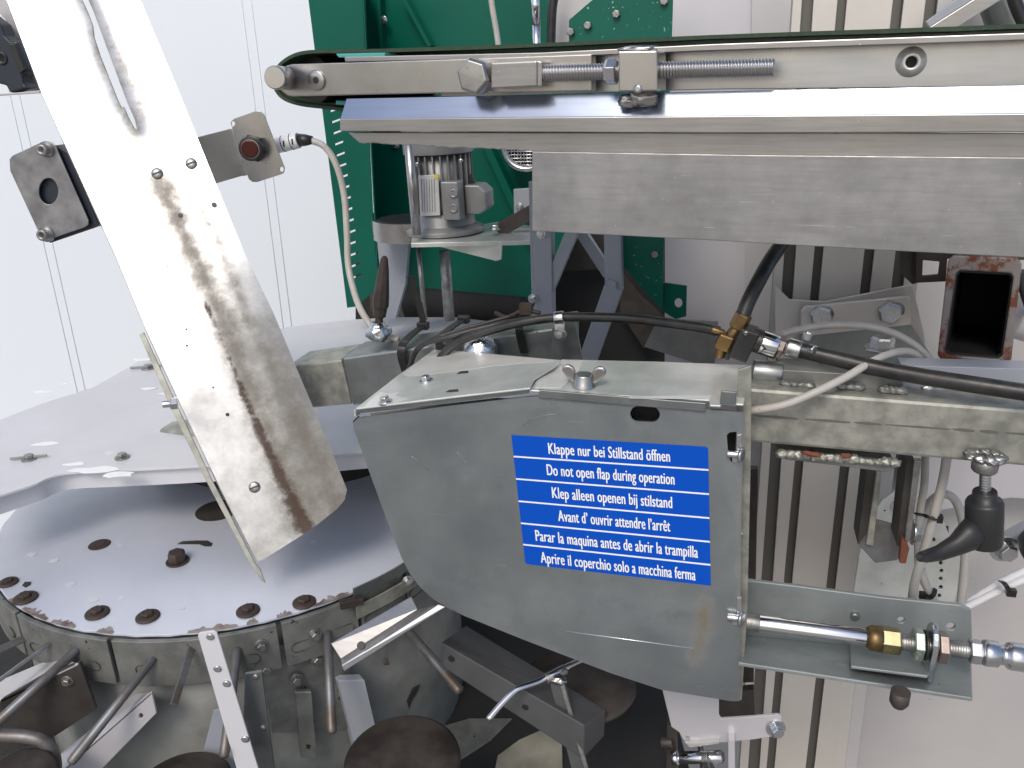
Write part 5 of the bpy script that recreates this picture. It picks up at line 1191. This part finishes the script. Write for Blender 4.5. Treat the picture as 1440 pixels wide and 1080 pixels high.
mb = MB(); mb.lathe(h0, ax, [(0, S(15, p)), (LH * .02, S(16, p)), (LH * .16, S(16.5, p)), (LH * .17, S(23, p)), (LH * .22, S(25, p)), (LH * .93, S(25.5, p)), (LH * .98, S(24, p)), (LH * 1.0, S(14, p)), (LH * 1.05, S(13, p)), (LH * 1.06, S(11, p))], 32)
mesh_obj('hub', mb, M['black'], hd, 0)
mb = MB(); bm = bmesh.new(); rows = []
cs = [(1378, 743, 20, 25), (1360, 756, 16, 21), (1344, 767, 13, 15), (1320, 778, 10, 11.5), (1303, 782, 8.5, 9.5), (1295, 783, 7, 7.5), (1291, 783, 3.5, 4)]
P_ = [pt(u, v, DH - .002 - .006 * i) for i, (u, v, a, b) in enumerate(cs)]
for i, (q_, c_) in enumerate(zip(P_, cs)):
    tg = (P_[min(i + 1, len(P_) - 1)] - P_[max(i - 1, 0)]).normalized(); y = EY(); y = (y - tg * y.dot(tg)).normalized(); z = tg.cross(y)
    rows.append([bm.verts.new(q_ + y * math.cos(t) * S(c_[2], q_) + z * math.sin(t) * S(c_[3], q_)) for t in [2 * math.pi * j / 18 for j in range(18)]])
for a, b in zip(rows, rows[1:]):
    for j in range(18): f = bm.faces.new((a[j], a[(j + 1) % 18], b[(j + 1) % 18], b[j])); f.smooth = True
bm.faces.new(rows[0]); bm.faces.new(rows[-1][::-1]); mb.add(bm, None); mesh_obj('lever_arm', mb, M['black'], hd, 0)
mb = MB(); mb.cyl(h1 + ax * .0005 - ax * .003, h1 + ax * .0035, S(8, p), 20); mesh_obj('end_screw', mb, M['rusty_bolt'], hd, 0)
# clamp behind at the right edge
ec = thing('edge_fitting', 'grey clamp with silver bolt and dark knob at the right photo edge', 'fitting')
mb = MB(); mb.beam(pt(1400, 768, .95), pt(1480, 725, .95), .020, .012); mesh_obj('flat_bar', mb, M['grey_paint'], ec)
mb = MB(); mb.beam(pt(1402, 778, .94), pt(1480, 742, .94), .012, .010); mesh_obj('lower_bar', mb, M['zinc'], ec)
bolt_into(ec, pt(1412, 772, .92), N15() + EX() * .2, .011, .012)
mb = MB(); mb.blob(pt(1456, 770, .90), S(20, p1) * 1.4, S(24, p1) * 1.4, .03, .12); mesh_obj('knob', mb, M['black'], ec, 0)

# ------------------------------------------------------------------ lower rail with pipe and couplings
rl = thing('angle_rail', 'galvanised angle rail carrying the pipe fittings at the lower right', 'rail')
DRl = .66
web = [(1042, 815), (1120, 824), (1240, 840), (1352, 851), (1366, 858), (1368, 925), (1042, 905)]
mb = MB(); mb.plate(web, DRl, .004, holes=[circ(1267, 872, 5, 4, 12), circ(1337, 881, 6, 5, 12)]); mesh_obj('web', mb, M['galv_rail'], rl, .001)
fa, fb_ = [pt(u, v, DRl) for u, v in ((1042, 893), (1366, 925))], [pt(u, v, .575) for u, v in ((1038, 931), (1368, 981))]
mb = MB(); mb.hull8([fa[0], fa[1], fb_[1], fb_[0]], [q - Z * .004 for q in (fa[0], fa[1], fb_[1], fb_[0])]); mesh_obj('flange', mb, M['galv_rail'], rl, .001)
def onfl(u, v):  # point on the flange
    n_ = (fa[1] - fa[0]).cross(fb_[0] - fa[0]).normalized(); return pp(u, v, fa[0], n_)
mb = MB(); mb.plate3([onfl(u, v) + Z * .0035 for u, v in ((1194, 905), (1320, 920), (1304, 955), (1196, 941))], Z * -.0032); mesh_obj('foot_plate', mb, M['galv_rail'], rl, .001)
p = pt(1202, 865, DRl); mb = MB(); mb.lathe(p, N15(), [(-.001, S(6, p)), (.003, S(6, p)), (.004, S(4, p))], 18); mesh_obj('rivet', mb, M['galv'], rl, 0)
p = onfl(1268, 966) - Z * .010; mb = MB(); mb.lathe(p, Z, [(-.008, S(9, p)), (-.004, S(13, p)), (.006, S(13, p))], 20); mesh_obj('under_nut', mb, M['rust_disc'], rl, 0)
lk = thing('pipe_fitting', 'steel pipe with brass nut, lock nuts and crimped hose end on the angle rail', 'pipe')
DP = .605
def PP(u): return pt(u, 873 + (u - 1042) * .131, DP)
def pseg(u0, u1, r, m, nm, hexa=False, par=lk, chamf=True):
    p, q_ = PP(u0), PP(u1); L = (q_ - p).length; mb = MB(); r0_ = S(r, p)
    if hexa: mb.lathe(p, q_ - p, [(0, r0_ * .9), (L * .12, r0_), (L * .88, r0_), (L, r0_ * .9)], 6, True, False)
    else: mb.cyl(p, q_, r0_, 28)
    return mesh_obj(nm, mb, M[m], par, .0005)
pseg(1030, 1068, 12.5, 'zinc_dull', 'rear_collar'); pseg(1060, 1222, 12, 'chrome', 'pipe')
p, q_ = PP(1217), PP(1240); L = (q_ - p).length; mb = MB(); mb.lathe(p, q_ - p, [(0, S(13, p)), (L * .3, S(17.5, p)), (L, S(18.5, p))], 28); mesh_obj('nut_cone', mb, M['brass'], lk, 0)
pseg(1236, 1266, 19.5, 'brass_zinc', 'union_nut', True)
def thread(u0, u1, r, nm):
    p, q_ = PP(u0), PP(u1); L = (q_ - p).length; n_ = max(4, int((u1 - u0) / 3.6)); prof = []
    for i in range(n_): prof += [(L * (i + .1) / n_, S(r, p)), (L * (i + .5) / n_, S(r * .9, p)), (L * (i + .9) / n_, S(r, p))]
    mb = MB(); mb.lathe(p, q_ - p, prof, 24); mesh_obj(nm, mb, M['zinc_dull'], lk, 0)
thread(1264, 1362, 12, 'thread')
pseg(1283, 1298, 23, 'nut_green', 'lock_nut', True); pseg(1299, 1302.5, 21, 'black', 'washer'); pseg(1317, 1332, 23, 'copper_nut', 'lock_nut', True)
# bent clip plate the thread passes through
q0 = PP(1309); x = (PP(1360) - PP(1260)).normalized(); up_ = Z; sd_ = x.cross(Z).normalized()
mb = MB(); cl_pts = []
rr = S(30, q0)
for i in range(11): t = math.pi * i / 10; cl_pts.append(q0 + sd_ * (math.cos(t) * rr * .8) + Z * (S(8, q0) + math.sin(t) * rr * .9))
cl_pts += [q0 - sd_ * rr * .8 - Z * S(45, q0), q0 + sd_ * rr * .8 - Z * S(45, q0)]
mb.plate3([q - x * .002 for q in cl_pts], x * .0045); mesh_obj('holder_plate', mb, M['zinc'], rl, .0012)
pseg(1362, 1380, 17.5, 'zinc', 'swivel_nut', True)
p, q_ = PP(1380), PP(1460); L = (q_ - p).length; mb = MB(); rr = S(16, p)
mb.lathe(p, q_ - p, [(0, rr * .9), (L * .03, rr * 1.1), (L * .08, rr * 1.15), (L * .28, rr * 1.12), (L * .32, rr * .86), (L * .42, rr * .86), (L * .46, rr * 1.12), (L * .52, rr * 1.2), (L, rr * 1.22)], 28); mesh_obj('crimped_end', mb, M['zinc'], lk, 0)

# ------------------------------------------------------------------ lower centre
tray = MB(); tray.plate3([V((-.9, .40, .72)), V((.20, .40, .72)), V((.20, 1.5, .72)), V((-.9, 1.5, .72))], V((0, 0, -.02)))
single('machine_bed', tray, M['rough_black'], 'flat black machine bed under the guard box', 'bed', bev=0)  # flat near-black plate below the guard box
mb = MB(); mb.plate3([pz(u, v, .724) for u, v in ((700, 1062), (730, 1040), (775, 1020), (790, 1030), (792, 1110), (690, 1110))], V((0, 0, -.003))); single('tan_plate', mb, M['tan'], 'pale tan plate lying on the black bed at the bottom edge', 'plate')
mb = MB(); mb.plate3([pz(u, v, .724) for u, v in ((450, 1060), (520, 1050), (660, 1010), (720, 1010), (690, 1040), (620, 1085), (450, 1120))], V((0, 0, -.003))); single('greasy_sheet', mb, M['galv_band'], 'greasy dark sheet edge behind the brown disc at the bottom', 'sheet')
tb = thing('square_tube', 'grey square tube with a hole running to lower right under the guard box', 'tube')
t0, t1 = pt(616, 900, .72, 0), pt(850, 1010, .66, 0)
A_ = [pt(620, 903, .66, 0), pt(655, 879, .72, 0), pt(656, 905, .72, 0), pt(622, 938, .66, 0)]
B_ = [pt(822, 1020, .60, 0), pt(852, 998, .64, 0), pt(850, 1035, .64, 0), pt(820, 1068, .60, 0)]
mb = MB(); mb.hull8(A_, B_); mesh_obj('tube_body', mb, M['dark_grey_paint'], tb, .0015)
for u, v in ((740, 994), (636, 926)):
    c = A_[0].lerp(B_[0], (u - 620) / 202); p = pt(u, v, dist(c) * 0 + (c.y), 0); mb = MB(); mb.lathe(p + V((0, .002, 0)), V((-.3, -1, 0)), [(0, S(5, p)), (.003, S(5, p))], 14); mesh_obj('hole', mb, M['black'], tb, 0)
def disc(c, r, tilt, lab, m, hub=True, name='press_disc'):
    t = thing(name, lab, 'disc', 'dark round discs under the machine'); ax = V((tilt[0], tilt[1], 1)).normalized()
    mb = MB(); mb.lathe(c, ax, [(-.006, r * .96), (-.002, r), (.001, r * .995), (.003, r * .93), (.005, r * .5), (.006, r * .1)], 56); mesh_obj('disc', mb, M[m], t, 0)
    if hub: mb = MB(); mb.lathe(c - ax * .03, ax, [(0, r * .22), (.028, r * .25)], 24); mesh_obj('hub', mb, M['dark_steel'], t, 0)
c = pt(814, 962, .70, 0); disc(c, S(80, c), (0, .05), 'dark disc half hidden by the lower edge of the guard flap', 'rust_disc')
c = pt(566, 1070, .60, 0); disc(c, S(82, c), (0, -.05), 'brown worn disc at the bottom edge below the angle channel', 'rust_disc')
c = pt(255, 1112, .58, 0); disc(c, S(70, c), (0, 0), 'dark disc edge at the bottom below the riveted strip', 'rust_disc')
c = pt(20, 1110, .56, 0); disc(c, S(60, c), (0, -.3), 'dark disc at the lower left corner beside the bent rod', 'rust_disc', False)
tr = thing('tine_arm', 'bent bright rod in a welded sleeve on a slanting flat arm below the flap', 'arm')
DT_ = .615
P_ = [pt(u, v, d, 0) for u, v, d in ((830, 922, .66), (790, 941, .63), (760, 957, .62), (735, 966, .612), (722, 973, .608), (705, 990, .60), (686, 1012, .59))]
mb = MB(); mb.tube(P_, S(4.6, P_[3]), 14, 6); mesh_obj('rod', mb, M['chrome'], tr, 0)
a_, b_ = pt(767, 955, .622, 0), pt(795, 941, .632, 0); mb = MB(); mb.cyl(a_, b_, S(7.5, a_), 20); mesh_obj('sleeve', mb, M['zinc_dull'], tr, .0006)
a_, b_ = pt(783, 955, .625, 0), pt(822, 1110, .60, 0); mb = MB(); mb.beam(a_, b_, S(22, a_), .004, EY(20)); mesh_obj('flat_arm', mb, M['dark_grey_paint'], tr)
a_, b_ = pt(790, 960, .62, 0), pt(826, 1085, .597, 0); mb = MB(); mb.beam(a_, b_, S(6, a_), .005, EY(0)); mesh_obj('bright_edge', mb, M['zinc_dull'], tr)
mb = MB(); p = pt(785, 956, .62, 0); mb.blob(p, S(11, p), S(6, p), S(7, p), .5); mesh_obj('weld_bead', mb, M['stainless'], tr, 0)

# lower right bracket with joint
lr = thing('joint_bracket', 'light grey bracket with long arm, hexagon bolt and shiny cross pin below the guard box', 'bracket')
DJ = .66
o_ = [(930, 965), (1011, 980), (1011, 1006), (1014, 1011), (1060, 1008), (1094, 1005), (1099, 1008), (1099, 1034), (1060, 1040), (1020, 1044), (985, 1046), (962, 1042), (955, 1030), (944, 1022)]
mb = MB(); mb.plate(o_, DJ, .003, holes=[circ(967, 1041 - 3, 3, 3, 10)]); mesh_obj('face_plate', mb, M['grey_panel'], lr, .0012)
mb = MB(); mb.plate([(984, 1044), (1012, 1041), (1012, 1046), (970, 1052), (962, 1044)], DJ - .004, .02); mesh_obj('bottom_fold', mb, M['pale_panel'], lr, .001)
bolt_into(lr, pt(1091, 1024, DJ), N15() + EX() * .3, .0065, .007)
a_, b_ = pt(945, 1066, DJ), pt(1018, 1064, DJ); mb = MB(); L = (b_ - a_).length; r_ = S(9, a_)
mb.lathe(a_, b_ - a_, [(0, r_), (L * .12, r_), (L * .13, r_ * .8), (L * .15, r_ * .8), (L * .16, r_ * .95), (L * .96, r_ * .95), (L, r_ * .6)], 24); mesh_obj('cross_pin', mb, M['chrome'], lr, 0)
mb = MB(); mb.cyl(pt(985, 1046, DJ + .01), pt(992, 1110, DJ + .01), S(4, a_), 14); mb.beam(pt(990, 1064, DJ - .012), pt(1012, 1110, DJ - .012), S(16, a_), .006); mesh_obj('spring_clip', mb, M['stainless'], lr)
mb = MB(); mb.plate([(1024, 1040), (1033, 1040), (1034, 1120), (1024, 1120)], DJ - .01, .03); mesh_obj('side_plate', mb, M['grey_panel'], lr)
mb = MB(); mb.plate([(938, 1020), (950, 1025), (953, 1120), (936, 1120)], DJ + .01, .02); mesh_obj('dark_plate', mb, M['dark_steel'], lr)
mb = MB(); mb.cyl(pt(930, 1044, DJ + .01), pt(946, 1044, DJ + .01), S(8, a_), 18); mesh_obj('pin_head', mb, M['dark_steel'], lr, .0006)
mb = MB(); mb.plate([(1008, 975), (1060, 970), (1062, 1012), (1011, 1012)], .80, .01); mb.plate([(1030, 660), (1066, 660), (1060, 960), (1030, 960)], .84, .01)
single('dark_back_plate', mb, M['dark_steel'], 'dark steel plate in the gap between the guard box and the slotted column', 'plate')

finalize()
